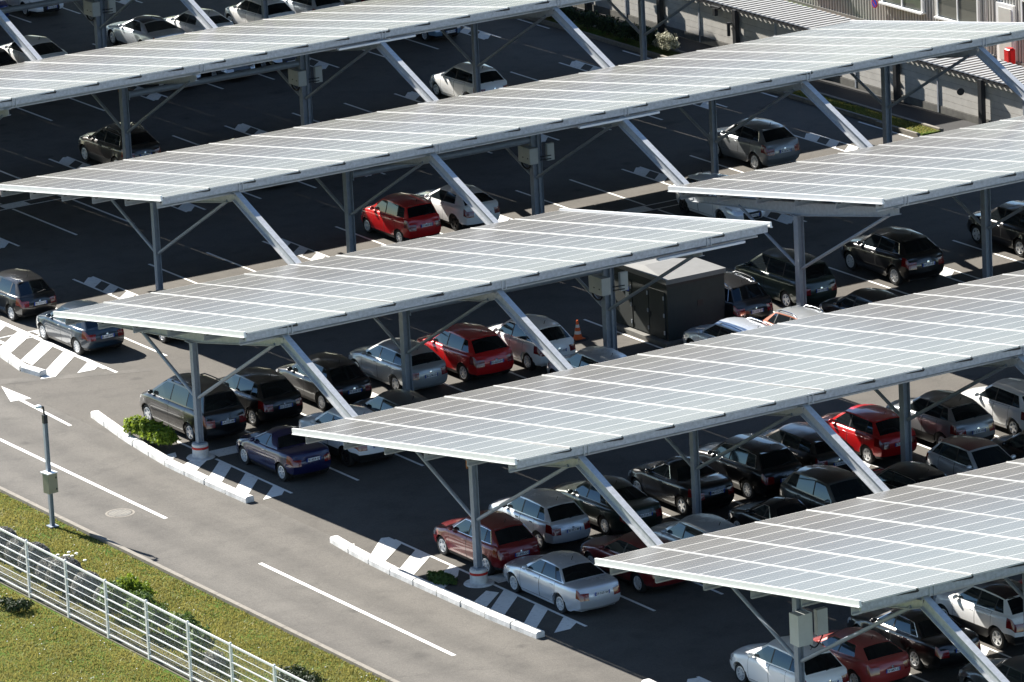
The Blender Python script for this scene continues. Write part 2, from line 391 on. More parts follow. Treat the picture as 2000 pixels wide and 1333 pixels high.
def I_prof(h, w, tf, tw): return [(-w / 2, -h / 2), (w / 2, -h / 2), (w / 2, -h / 2 + tf), (tw / 2, -h / 2 + tf), (tw / 2, h / 2 - tf), (w / 2, h / 2 - tf), (w / 2, h / 2), (-w / 2, h / 2), (-w / 2, h / 2 - tf), (-tw / 2, h / 2 - tf), (-tw / 2, -h / 2 + tf), (-w / 2, -h / 2 + tf)]
def Z_prof(h, f, t, d): return [(-t, 0), (0, 0), (0, -h + t), (f - t, -h + t), (f - t, -h + d), (f, -h + d), (f, -h), (-t, -h)]
PY_ = np.linspace(HY + .55, LY - .5, 6)
def canopy(name, label, row, x0, n, ks, links=(), brace=None, pedestal=(), rustk=(), slim=(), boxes=()):
    y0 = ROW[row]; root = thing('solar_canopy', label, 'solar canopy', (x0, y0, 0), 0, 'solar carport canopies in parallel rows'); x1 = n * MOD
    for i in range(n):
        o = link('solar_panel_strip', STRIP, root, (i * MOD, 0, 0)); o.rotation_euler = (rng.normal(0, .0006), rng.normal(0, .0012), 0)
    ph = .37
    mb = MB()                                               # fascia along both short ends
    for x, sg in ((-.06, -1), (x1 + .06, 1)):
        prof = [(0, .05), (0, -.07), (.018, -.07), (.018, -.10), (-.01, -.10), (-.01, -.125), (-.02, -.135), (-.10, -.135), (-.10, -.115), (-.07, -.115), (-.07, .05)]
        prof = [((a + .025) * sg, b) for a, b in prof]
        a = Vector((x, HY, HZ)) - SD * .02; b_ = Vector((x, HY, HZ)) + SD * (SLEN + .02)
        e = MB(); e.prism([(-q[0], q[1]) for q in prof], a, b_); e.obj('end_fascia', M['trimw'], root)
    for q, (yy, zz) in enumerate([(y, zdeck(y) - .05) for y in PY_]):
        p = MB(); p.prism(Z_prof(ph, .07, .012, .05), (.03 + .03 * (q % 2), yy, zz), (x1 - .12, yy, zz)); 
        for e_ in (.3, .62, .94): p.box((e_ * .6 + .02, yy - .011, zz - .2), (.1, .006, .03), 1)
        p.obj('purlin', [M['beam'], M['black']], root)
    p = MB(); yy, zz = HY + .13, HZ - .055                    # eaves rail on the high edge
    p.prism([(-.07, 0), (.02, 0), (.02, -.03), (0, -.03), (0, -.20), (.02, -.20), (.02, -.23), (-.07, -.23)], (x1, yy, zz), (0, yy, zz))
    for i in range(1, n):                                   # dark cover plates under every panel joint
        xx = i * MOD; p.add([(xx + .10, yy - .095, zz + .02), (xx - .62, yy - .085, zz - .035), (xx + .06, yy - .09, zz - .075), (xx + .10, yy - .03, zz + .02), (xx - .62, yy - .04, zz - .035), (xx + .06, yy - .03, zz - .075)], [(0, 1, 2), (3, 5, 4), (0, 3, 4, 1), (1, 4, 5, 2), (2, 5, 3, 0)], 1)
    p.obj('eaves_rail', [M['galv'], M['darksteel']], root)
    for k in ks:
        x = fp_(k) - x0
        f = MB()                                              # tapered rafter
        ya, yb, ym = HY + .30, LY - .25, -.6
        def web(y): return zdeck(y) - .05 - ph
        top = [(ya, web(ya)), (yb, web(yb))]; dp = [(.22, ya), (.30, ya + .5), (.46, ym), (.2, yb)]
        for xs_, w in ((0, .014),):
            pts = [(y, web(y)) for _, y in dp] + [(y, web(y) - d) for d, y in reversed(dp)]; nn = len(pts)
            f.add([(x + sx * w / 2, y, z) for sx in (-1, 1) for y, z in pts], [tuple(range(nn)), tuple(range(2 * nn - 1, nn - 1, -1))] + [(i, (i + 1) % nn, nn + (i + 1) % nn, nn + i) for i in range(nn)])
        for (d0, y0_), (d1, y1_) in zip(dp[:-1], dp[1:]):
            f.prism([(-.09, 0), (.09, 0), (.09, -.016), (-.09, -.016)], (x, y0_, web(y0_) + .004), (x, y1_, web(y1_) + .004)); f.prism([(-.09, 0), (.09, 0), (.09, .016), (-.09, .016)], (x, y0_, web(y0_) - d0 - .004), (x, y1_, web(y1_) - d1 - .004))
        f.obj('rafter', M['beam'], root)
        c = MB()                                              # splice clamp on the eaves rail
        for s_ in (-.07, .07): c.box((x + s_ + .12, HY + .055, HZ - .17), (.035, .05, .32))
        c.obj('clamp_bracket', M['beam'], root)
        zt = web(0) - .44
        pw = .195 if k in slim else .25
        pm = MB(); pz = .47 if k in pedestal else .02
        pm.prism(I_prof(pw, pw, .02, .014), (x, 0, pz), (x, 0, zt), up=(1, 0, 0)); pm.box((x, 0, zt - .012), (.4, .4, .024)); pm.box((x, 0, pz + .01), (.34, .34, .03))
        po = pm.obj('post', M['steel'], root)
        if k in pedestal:
            q = MB(); q.lathe([(0, 0), (.46, .0), (.44, .03), (.265, .04), (.26, .30)], (x, 0, 0), 32, mi=0); q.lathe([(.264, .30), (.264, .375)], (x, 0, 0), 32, mi=1); q.lathe([(.26, .375), (.26, .44), (.24, .46), (0, .47)], (x, 0, 0), 32)
            q.obj('pedestal', [M['kerbwhite'], M['redband']], po, smooth=True)
        else:
            q = MB(); q.box((x, 0, .015), (.62, .62, .03)); q.obj('base_plate', M['concrete'], po)
        if k in rustk:
            q = MB(); q.box((x - .02, .18, zt - .2), (.18, .06, .26)); q.obj('rusty_plate', M['rust'], po)
        zb = 2.0
        for yt in (-5.35, 3.55):
            q = MB(); q.tube((x, math.copysign(.14, yt), zb), (x, yt, web(yt) - .25), .058, 12); q.obj('knee_brace', M['steel'], root, smooth=True)
        if k in links:                                        # beam across the lane to the next canopy
            q = MB(); d = ROW['D'] - ROW['C'] if False else -16.7
            yl = d + LY - .3
            q.prism(I_prof(.36, .21, .02, .014), (x + .0, HY + .25, web(HY + .25) - .05), (x, yl, zdeck(LY - .3) - .44)); 
            q.obj('link_beam', M['beam'], root)
    if brace is not None:
        xa, xb = fp_(brace) - x0 + .16, fp_(brace + 1) - x0 - .16
        q = MB(); q.tube((xa, 0, 3.38), (xb, 0, 3.38), .125, 16); q.obj('brace_tube', M['steel'], root, smooth=True)
        for xx in (xa, xb):
            q = MB(); q.box((xx, 0, 3.38), (.03, .34, .34)); q.obj('end_plate', M['steel'], root)
    for k in boxes:
        q = MB(); xx = fp_(k) - x0; q.box((xx - .2, HY + .05, HZ - .42), (3.3, .16, .07)); q.obj('cable_tray', M['trimw'], root)
        q = MB(); q.prism(I_prof(.16, .14, .012, .01), (xx + .28, .1, .02), (xx + .28, .1, 4.0), up=(1, 0, 0)); q.obj('cable_post', M['steel'], root)
    return root
canopy('E', 'nearest solar canopy at bottom right with its sharp roof corner over red and white cars', 'E', -2.25, 12, (0, 1, 2), (0,), slim=(0,))
canopy('D', 'long solar canopy in front of the middle, its corner over a blue cabriolet', 'D', -2.32, 22, (0, 1, 2, 3, 4), (0, 1, 2, 3), pedestal=(0,), rustk=(0, 2), slim=(0, 1))
canopy('C', 'short solar canopy ending beside the dark transformer hut, grey cars below', 'C', -1.55, 11, (0, 1, 2), (0, 1), brace=1, pedestal=(0,), slim=(0,), boxes=(2,))
canopy('C', 'solar canopy at right edge starting just behind the transformer hut', 'C', 22.2, 14, (3, 4, 5), (), slim=())
canopy('B', 'second solar canopy from the back, ending beside the slatted pergola', 'B', 4.7, 21, (1, 2, 3, 4, 5), (1, 2, 3, 4, 5), brace=2, slim=(1, 4), boxes=(3,))
canopy('A', 'rear solar canopy at upper left with a single dark car under its front', 'A', -2.9, 26, (0, 1, 2, 3, 4, 5), (3, 4), brace=2, rustk=(2,), slim=(4, 5), boxes=(3,))
canopy('Z', 'hindmost solar canopy of which only posts and beams show at the top left edge', 'Z', -2.75, 26, (1, 2, 3, 4, 5), (2, 3), brace=2, slim=(4,), boxes=(3,))
canopy('Y', 'unseen canopy beyond the top edge, added for its shade on the last parked cars', 'Y', -2.4, 25, (1, 2, 3, 4, 5), (), slim=())  # out-of-view row, put in to shade the hindmost cars
# inverter cabinets on posts
def inverter(x, y, z, lab):
    t = thing('inverter_cabinet', lab, 'inverter cabinet', (x, y, z), 0, 'inverter cabinets bolted to canopy posts')
    q = MB(); q.box((-.2, .06, 0), (.34, .80, .58)); q.box((-.375, .06, 0), (.012, .72, .5)); q.obj('case', M['cabinet'], t)
    for a in (-.2, .12):
        q = MB(); q.box((-.385, a, -.08), (.01, .06, .04)); q.obj('cable_gland', M['black'], t)
    q = MB(); q.box((.62, -.1, 0), (.30, .12, .62)); q.box((.62, -.168, 0), (.26, .01, .56)); q.obj('switch_box', M['cabinet'], t)
    for a in (.1, .22):
        q = MB(); q.tube((.15, -.2, -a), (.6, -.2, -a - .02), .02, 8); q.obj('cable', M['black'], t)
    q = MB(); prev = None
    for i in range(11):
        a = PI * i / 10; pt = (-.25, .15 + .3 * math.cos(a), -.3 - .22 * math.sin(a))
        if prev: q.tube(prev, pt, .035, 8)
        prev = pt
    q.obj('cable_loop', M['black'], t, smooth=True)
inverter(fp_(2), ROW['C'], 2.85, 'pale inverter cabinet on the canopy post in front of the transformer hut')
inverter(fp_(3), ROW['B'], 2.85, 'pale inverter cabinet on the post behind the white coupe in the middle')
inverter(fp_(3), ROW['A'], 2.85, 'pale inverter cabinet on the post next to the tube at upper left')
inverter(fp_(3), ROW['Z'], 2.85, 'pale inverter cabinet on the post beside the silver coupe at top left')
t = thing('junction_box', 'large pale junction box on the front post of the nearest canopy above a white car', 'junction box', (fp_(0), ROW['E'], 0))
q = MB(); q.box((-.12, -.33, 3.0), (.46, .42, .88)); q.box((.09, -.33, 3.0), (.02, .46, .92)); q.obj('case', M['cabinet'], t)
q = MB(); q.box((.72, -.05, 2.95), (.34, .16, .72)); q.obj('switch_box', M['cabinet'], t)
q = MB()
for i in range(8): q.tube((.72 - .07 * i, -.12, 2.58 - .3 * math.sin(PI * i / 8)), (.72 - .07 * (i + 1), -.12, 2.58 - .3 * math.sin(PI * (i + 1) / 8)), .02, 8)
q.obj('cable', M['black'], t, smooth=True)

# ------------------------------------------------------------------ cars
def interp(pts, s):
    if s <= pts[0][0]: return pts[0][1]
    for (a, za), (b, zb) in zip(pts[:-1], pts[1:]):
        if s <= b:
            t = (s - a) / (b - a); return za + (zb - za) * t
    return pts[-1][1]
class CT:                                                   # a body type; s is measured from the nose backwards
    def __init__(c, L, W, H, wb, sf, r, top, wsb, rf, rr, rwb, sB, sC, sD=None, doors=4, tumble=.20, clad=0, rtop=None, qd=True, tall=0, arch=.05):
        c.__dict__.update({k: v for k, v in locals().items() if k != "c"}); c.ws = (sf, sf + wb)
TYPES = dict(
    hatch=CT(4.02, 1.74, 1.49, 2.54, .80, .31, [(0, .67), (.1, .74), (.5, .84), (1.08, .945), (2.2, .95), (3.3, .985), (3.84, .985), (3.95, .94), (4.02, .85)], .95, 1.78, 3.36, 3.93, 2.28, 3.18, 3.5, tumble=.21),
    hatch3=CT(4.25, 1.80, 1.42, 2.62, .90, .325, [(0, .66), (.1, .73), (.55, .82), (1.2, .93), (2.4, .95), (3.5, 1.01), (4.05, 1.02), (4.17, .97), (4.25, .88)], 1.15, 2.0, 3.45, 4.12, 2.62, 3.5, None, doors=2, tumble=.27),
    small=CT(3.65, 1.66, 1.55, 2.32, .72, .29, [(0, .70), (.1, .78), (.4, .88), (.9, .98), (2.0, .99), (3.3, 1.03), (3.55, 1.03), (3.60, .95), (3.65, .86)], .80, 1.55, 3.25, 3.56, 2.05, 2.85, 3.2, tumble=.15, rtop=.9),
    sedan=CT(4.50, 1.76, 1.41, 2.64, .88, .315, [(0, .64), (.1, .71), (.6, .82), (1.28, .93), (2.4, .94), (3.6, .96), (3.9, .97), (4.36, .965), (4.46, .92), (4.5, .84)], 1.18, 1.98, 3.12, 3.78, 2.42, 3.25, 3.5, tumble=.23),
    bigsedan=CT(4.80, 1.80, 1.44, 2.75, .92, .325, [(0, .66), (.1, .73), (.6, .83), (1.35, .95), (2.5, .96), (3.8, .99), (4.1, 1.0), (4.62, .99), (4.75, .93), (4.8, .84)], 1.25, 2.08, 3.35, 4.05, 2.55, 3.45, 3.72, tumble=.23),
    cabrio=CT(3.86, 1.70, 1.37, 2.44, .80, .31, [(0, .62), (.1, .70), (.5, .82), (1.15, .94), (2.3, .95), (2.9, .97), (3.2, .98), (3.7, .96), (3.82, .90), (3.86, .82)], 1.02, 1.82, 2.45, 3.02, 2.20, 2.62, None, doors=2, tumble=.26),
    coupe=CT(4.75, 1.84, 1.38, 2.72, .98, .33, [(0, .60), (.1, .68), (.7, .80), (1.5, .92), (2.6, .94), (3.8, .98), (4.2, .985), (4.6, .96), (4.72, .90), (4.75, .80)], 1.38, 2.28, 3.2, 4.15, 2.85, 3.6, None, doors=2, tumble=.29),
    suv=CT(4.40, 1.83, 1.64, 2.66, .85, .345, [(0, .80), (.08, .88), (.5, .96), (1.12, 1.04), (2.4, 1.06), (3.6, 1.09), (4.22, 1.10), (4.32, 1.04), (4.40, .94)], 1.0, 1.85, 3.75, 4.25, 2.42, 3.35, 3.8, clad=1, tumble=.21, tall=.04, arch=.065),
    xover=CT(4.13, 1.80, 1.58, 2.60, .82, .335, [(0, .77), (.08, .85), (.5, .93), (1.08, 1.02), (2.4, 1.04), (3.4, 1.09), (3.95, 1.10), (4.05, 1.04), (4.13, .92)], .98, 1.80, 3.42, 4.02, 2.38, 3.2, 3.55, clad=1, tumble=.24, tall=.03, arch=.065),
    mpv=CT(4.63, 1.81, 1.73, 2.84, .85, .325, [(0, .70), (.1, .79), (.4, .92), (.95, 1.06), (2.4, 1.07), (4.1, 1.10), (4.5, 1.10), (4.58, 1.02), (4.63, .9)], .72, 1.75, 4.2, 4.53, 2.35, 3.40, 4.3, tumble=.25, rtop=1.6),
    wagon=CT(4.45, 1.79, 1.46, 2.65, .86, .32, [(0, .66), (.1, .73), (.55, .84), (1.15, .955), (2.4, .98), (3.7, 1.02), (4.26, 1.03), (4.36, .98), (4.45, .9)], 1.05, 1.88, 3.85, 4.32, 2.38, 3.30, 3.85, tumble=.22),
    round=CT(4.20, 1.80, 1.49, 2.54, .85, .33, [(0, .70), (.1, .78), (.5, .90), (1.15, 1.0), (2.4, 1.0), (3.5, 1.02), (4.0, .96), (4.12, .9), (4.2, .8)], 1.1, 1.85, 3.1, 3.95, 2.55, 3.25, None, doors=2, tumble=.27),
)
KF = [0, .13, .36, .58, .80, .945, 1.]; GY = [.915, .965, .995, 1., .982, .950, .895]
OFF_F = [.10, .03, 0, .015, .05, .09, .14]; OFF_R = [.14, .06, .01, .0, .02, .045, .075]
VC = [-1, -.84, -.62, -.36, 0, .36, .62, .84, 1]
def car_parts(c):
    L, W = c.L, c.W; Ra = c.r + c.arch
    st = set(np.round(np.linspace(0, L, 31), 3)) | {.03, .08, L - .03, L - .08}
    for w in c.ws:
        for a in np.linspace(0, PI, 15): st.add(round(w - Ra * math.cos(a), 3))
    dA = c.ws[0] + Ra + .09; dC = c.ws[1] - Ra * .62
    dB = c.sB; ends = [dA, dB, dC] if c.doors == 4 else [dA, min(c.sB + .12, dC)]
    keep = []
    for s in sorted(st):
        if all(abs(s - e) > .03 for e in ends) and (not keep or s - keep[-1] > .018): keep.append(s)
    st = sorted(keep + ends); n = len(st)
    def hw(s):
        h = W / 2
        if s < .85: h *= 1 - .25 * ((.85 - s) / .85) ** 2.4
        if s > L - .75: h *= 1 - .19 * ((s - L + .75) / .75) ** 2.4
        return h
    zs = .19 + c.tall
    def zt(s): return interp(c.top, s)
    def side(s, k, sg):
        base = zs + (.06 if (s < .5 or s > L - .45) else 0)
        z = base + KF[k] * (zt(s) - base); ar = 0
        for w in c.ws:
            d = abs(s - w)
            if d < Ra: ar = max(ar, c.r + math.sqrt(max(0, Ra * Ra - d * d)))
        fl = 0.
        if ar and z < ar: z = min(ar, zt(s) - .1); fl = .012
        y = hw(s) * GY[k] + fl
        ss = s + OFF_F[k] * math.exp(-s / .16) - OFF_R[k] * math.exp(-(L - s) / .13)
        return [L / 2 - ss, sg * y, z]
    def bow(s, v): return .20 * (1 - v * v) * math.exp(-s / .5) - .13 * (1 - v * v) * math.exp(-(L - s) / .4)
    P = {k: MB() for k in ('body', 'trim', 'tl', 'tr', 'hl', 'hr', 'grille')}
    doors = {(sg, d): MB() for sg in (1, -1) for d in range(len(ends) - 1)}
    def q(mb, pts, mi=0): mb.add(pts, [tuple(range(len(pts)))], mi)
    tl0 = .60 if c.L > 4.3 and c.rtop is None else .52
    for sg in (1, -1):
        for i in range(n - 1):
            a, b = st[i], st[i + 1]; mid = (a + b) / 2
            for k in range(6):
                pts = [side(a, k, sg), side(b, k, sg), side(b, k + 1, sg), side(a, k + 1, sg)]
                tgt = P['body'] if k >= (1 + c.clad) or (c.clad == 0 and k >= 1) else P['trim']
                if k in (3, 4) and mid > L - .21: tgt = P['tl' if sg > 0 else 'tr']
                elif k in (3, 4) and mid < .46 - .10 * (k == 3): tgt = P['hl' if sg > 0 else 'hr']
                elif 1 <= k <= 5:
                    for d in range(len(ends) - 1):
                        if ends[d] - .001 <= a and b <= ends[d + 1] + .001 and k >= 1 + c.clad: tgt = doors[(sg, d)]
                q(tgt, pts)
    top_pt = {}
    def cap(i, v):
        s = st[i]; p = side(s, 6, 1); return [p[0] + bow(s, v), v * p[1], p[2] + .045 * (1 - v * v)]
    for i in range(n - 1):
        for a, b in zip(VC[:-1], VC[1:]): q(P['body'], [cap(i, a), cap(i + 1, a), cap(i + 1, b), cap(i, b)])
    for i, fr in ((0, 1), (n - 1, 0)):
        s = st[i]
        def fp(k, v):
            p = side(s, k, 1); return [p[0] + bow(s, v), v * p[1], p[2] + (.045 * (1 - v * v) if k == 6 else 0.)]
        for k in range(6):
            for a, b in zip(VC[:-1], VC[1:]):
                m = abs(a + b) / 2; tgt = P['body']
                if k < 1 + (c.clad or (0 if fr else 0)): tgt = P['trim']
                if fr:
                    if k in (3, 4) and m > .60: tgt = P['hl' if a > 0 or b > .5 else 'hr']
                    elif k in (1, 2, 3) and m < .60: tgt = P['grille']
                else:
                    if k in (3, 4) and m > .72: tgt = P['tl' if b > .5 else 'tr']
                q(tgt, [fp(k, a), fp(k, b), fp(k + 1, b), fp(k + 1, a)])
    # cabin
    H = c.H; T = [0, .09, .34, .64, .91, 1.]
    wn = W / 2
    fbow, tbow = .17, .10
    sc0 = c.wsb + .17; sD = c.sD
    seg = [(sc0, c.rf + .05, 'A')]
    pts_b = [sc0, sc0 + .16, c.sB - .035, c.sB + .035]; pts_t = [c.rf + .05, c.rf + .20, c.sB + .0, c.sB + .06]; fl = ['A', 'W', 'B']
    pts_b += [c.sC]; pts_t += [min(c.sC - .02, c.rr - .22)]; fl += ['W']
    if sD: pts_b += [c.sC + .05, sD + .12]; pts_t += [pts_t[-1] + .045, min(sD, c.rr - .05)]; fl += ['B', 'W']
    pts_b += [c.rwb - .06]; pts_t += [c.rr + .02]; fl += ['A']
    def zr(s):
        mid = (c.rf + c.rr) / 2; h = (c.rr - c.rf) / 2 + .1
        return H - .055 - .055 * ((s - mid) / h) ** 2 - (.05 if s > mid else 0) * ((s - mid) / h) ** 2
    def yb(s): return hw(s) * GY[6] - .012
    def yt(s):
        base = wn - c.tumble - .075; e = 0
        if s > c.rr - .8: e = .05 * ((s - c.rr + .8) / .8) ** 2
        if s < c.rf + .5: e = .04 * ((c.rf + .5 - s) / .5) ** 2
        return base - e
    def cs(i, t, sg):
        sb, s_t = pts_b[i], pts_t[i]; s = sb + (s_t - sb) * t; y0, y1 = yb(sb), yt(s_t); z0 = zt(sb) - .012; z1 = zr(s_t)
        return [L / 2 - s, sg * (y0 + (y1 - y0) * t ** 1.04), z0 + (z1 - z0) * t + .012 * math.sin(PI * t)]
    last = len(pts_b) - 1
    def cf(i, v, t):
        p = cs(i, t, 1); b0 = (fbow * (1 - t) + tbow * t) if i == 0 else -(.10 * (1 - t) + .07 * t)
        z = p[2] + ((.045 * (1 - t) * (zt(0) > 0) + .07 * t) * (1 - v * v))
        return [p[0] + b0 * (1 - v * v), v * p[1], z]
    CV = [-1, -.93, -.5, 0, .5, .93, 1]
    G = {k: MB() for k in ('ws', 'rw')}; SWN = [i for i, f in enumerate(fl) if f == 'W']; SWM = {(sg, i): MB() for sg in (1, -1) for i in SWN}
    roof = MB()
    for sg in (1, -1):
        for i, f in enumerate(fl):
            for k in range(5):
                pts = [cs(i, T[k], sg), cs(i + 1, T[k], sg), cs(i + 1, T[k + 1], sg), cs(i, T[k + 1], sg)]
                if f == 'W' and 1 <= k <= 3: q(SWM[(sg, i)], pts)
                elif f == 'B' and 1 <= k <= 3: q(P['body'], pts, 1)
                else: q(P['body'], pts)
    for i, g in ((0, 'ws'), (last, 'rw')):
        for a, b in zip(CV[:-1], CV[1:]):
            for k in range(5):
                pts = [cf(i, a, T[k]), cf(i, b, T[k]), cf(i, b, T[k + 1]), cf(i, a, T[k + 1])]
                if abs(a + b) / 2 < .93 and (1 if g == 'rw' else 0) <= k <= 3: q(G[g], pts)
                else: q(P['body'], pts)
    def rc(i, v):
        if i in (0, last): return cf(i, v, 1.)
        p = cs(i, 1., 1); return [p[0], v * p[1], p[2] + .07 * (1 - v * v)]
    for i in range(last):
        for a, b in zip(CV[:-1], CV[1:]): q(roof, [rc(i, a), rc(i + 1, a), rc(i + 1, b), rc(i, b)])
    # underbody keeps light from passing under the shell
    P['trim'].box((0, 0, .36), (L * .93, W - .56, .30))
    out = []
    def put(name, mb, mats, keys=None, par=None, off=None, **kw): out.append((name, mb.mesh(name, mats, **kw), keys or {}, par, off))
    put('body', P['body'], [M['black'], M['black']], {0: 'paint'}, smooth=True, angle=38, clean=True)
    put('lower_trim', P['trim'], [M['black']], {0: 'trim'}, smooth=True, clean=True)
    put('roof', roof, [M['black']], {0: 'roof'}, smooth=True, clean=True)
    for (sg, d), mb in doors.items():
        me = mb.mesh('door', [M['black'], M['seam']], smooth=True, angle=38, clean=True)
        bm = bmesh.new(); bm.from_mesh(me); old = set(bm.faces)
        r = bmesh.ops.inset_region(bm, faces=bm.faces[:], thickness=.011, use_even_offset=True, use_boundary=True)
        for f in r['faces']: f.material_index = 1
        bm.to_mesh(me); bm.free()
        out.append(('door', me, {0: 'paint'}, None, None))
        idx = len(out) - 1; sh = ends[d + 1] - .17; p = side(sh, 5, sg); mb2 = MB(); mb2.box((p[0], p[1] + sg * .012, p[2] - .075), (.17, .03, .03))
        out.append(('door_handle', mb2.mesh('door_handle', [M['black']]), {0: 'handle'}, idx, None))
    put('windscreen', G['ws'], [M['glass']], smooth=True, clean=True)
    put('rear_window', G['rw'], [M['tint']], smooth=True, clean=True)
    for mb in SWM.values(): put('side_window', mb, [M['glass']], smooth=True, clean=True)
    for k in ('tl', 'tr'): put('tail_light', P[k], [M['lampred']], smooth=True, angle=50, clean=True)
    for k in ('hl', 'hr'): put('headlight', P[k], [M['lampclear']], smooth=True, angle=50, clean=True)
    put('grille', P['grille'], [M['black']], smooth=True, clean=True)
    for sg in (1, -1):
        p = cs(1, .12, sg); mb = MB(); mb.lathe([(0, -.07), (.06, -.06), (.085, -.02), (.085, .02), (.05, .05), (0, .055)], (0, 0, 0), 10, 'y')
        mb.v = [(x * .75, y * 1.5, z * .85) for x, y, z in mb.v]
        me = mb.mesh('wing_mirror', [M['black']], smooth=True, angle=60); me.transform(Matrix.Translation((p[0] - .05, sg * (abs(p[1]) + .12), p[2] + .03)))
        out.append(('wing_mirror', me, {0: 'mirror'}, None, None))
    # wheels
    r = c.r; tw = .20
    for wi, w in enumerate(c.ws):
        for sg in (1, -1):
            y = sg * (W / 2 - tw / 2 - .045); x = L / 2 - w
            mb = MB(); mb.lathe([(r * .64, -tw * .42), (r * .80, -tw * .5), (r * .95, -tw * .46), (r, -tw * .3), (r, tw * .3), (r * .95, tw * .46), (r * .80, tw * .5), (r * .64, tw * .42)], (0, 0, 0), 28, 'y')
            mb.lathe([(0, sg * tw * .26), (r * .66, sg * tw * .26)], (0, 0, 0), 20, 'y')
            out.append(('wheel', mb.mesh('wheel', [M['tyre']], smooth=True, angle=40), {}, None, (x, y, r)))
            out.append(('rim', ('rim', r, tw, sg), {0: 'rim'}, len(out) - 1, None))
    info = dict(rear=L / 2 - (L - .03), zrear=zt(L), cs=cs, last=last, zr=zr, c=c, yt=yt)
    return out, info
RIMS = {}
def rim_mesh(r, tw, sg, spokes):
    key = (r, sg, spokes)
    if key in RIMS: return RIMS[key]
    mb = MB(); yo = sg * tw * .47; R0 = r * .655
    mb.lathe([(R0, sg * tw * .2), (R0 + .006, yo), (R0 - .02, yo + sg * .006), (R0 - .035, sg * tw * .25)], (0, 0, 0), 28, 'y')
    mb.lathe([(0, yo + sg * .004), (r * .15, yo), (r * .18, sg * tw * .3)], (0, 0, 0), 16, 'y')
    for i in range(spokes):
        a = 2 * PI * i / spokes; w0, w1 = (.17, .14) if spokes <= 5 else (.085, .075)
        ca, sa = math.cos(a), math.sin(a)
        def P_(rad, wd, yy): return [(rad * ca - wd * sa, yy, rad * sa + wd * ca), (rad * ca + wd * sa, yy, rad * sa - wd * ca)]
        a0 = P_(r * .1, r * w0 * .8, yo); a1 = P_(R0 - .01, r * w1 * .75, yo - sg * .004); b0 = P_(r * .1, r * w0 * .9, yo - sg * .045); b1 = P_(R0 - .01, r * w1 * .9, yo - sg * .045)
        mb.add(a0 + a1 + b0 + b1, [(0, 1, 3, 2), (0, 4, 6, 2), (1, 5, 7, 3), (0, 1, 5, 4)])
    me = mb.mesh('rim', [M['rim']], smooth=True, angle=30); RIMS[key] = me; return me
TEXT = {}
def text_mesh(txt, size):
    cu = bpy.data.curves.new('plate_text', 'FONT'); cu.body = txt; cu.size = size; cu.align_x = 'CENTER'; cu.align_y = 'CENTER'; cu.resolution_u = 1; cu.extrude = .001; cu.offset = .001
    o = bpy.data.objects.new('t', cu); COL.objects.link(o); dg = bpy.context.evaluated_depsgraph_get(); me = bpy.data.meshes.new_from_object(o.evaluated_get(dg)); bpy.data.objects.remove(o); bpy.data.curves.remove(cu)
    me.materials.clear(); me.materials.append(M['ink']); return me
PL = MB(); PL.box((0, 0, 0), (.012, .44, .112)); PL.box((0, -.238, 0), (.012, .036, .112), 1); PL.box((0, .238, 0), (.012, .036, .112), 1)
PLATE = PL.mesh('number_plate', [M['plate'], M['plateblue']])
PAINTS = {}
def pm(name, col, metal=0., rough=.35, dust=.18):
    PAINTS[name] = paint(name + '_paint', col, metal, rough, dust)
pm('black', (.005, .005, .006), .1, .3, .05); pm('white', (.84, .84, .83), 0, .4, .05); pm('silver', (.66, .70, .75), .55, .36, .45); pm('grey', (.085, .092, .095), .5, .34, .2)
pm('palegrey', (.40, .42, .43), .5, .35, .25); pm('red', (.50, .008, .010), .1, .3, .03); pm('darkred', (.19, .010, .012), .25, .3, .08); pm('oldred', (.34, .035, .03), .1, .4, .22)
pm('green', (.014, .026, .020), .4, .32, .3); pm('navy', (.005, .007, .055), .2, .3, .04); pm('slate', (.010, .026, .046), .2, .3, .03); pm('brown', (.030, .024, .020), .4, .32, .25)
pm('orange', (.40, .15, .09), .3, .3, .1); pm('skyblue', (.20, .32, .46), .5, .33, .15); pm('blue', (.012, .03, .16), .4, .3, .1); pm('maroon', (.15, .012, .014), .3, .3, .15)
pm('midgrey', (.25, .26, .27), .5, .34, .2)
PROTO = {}
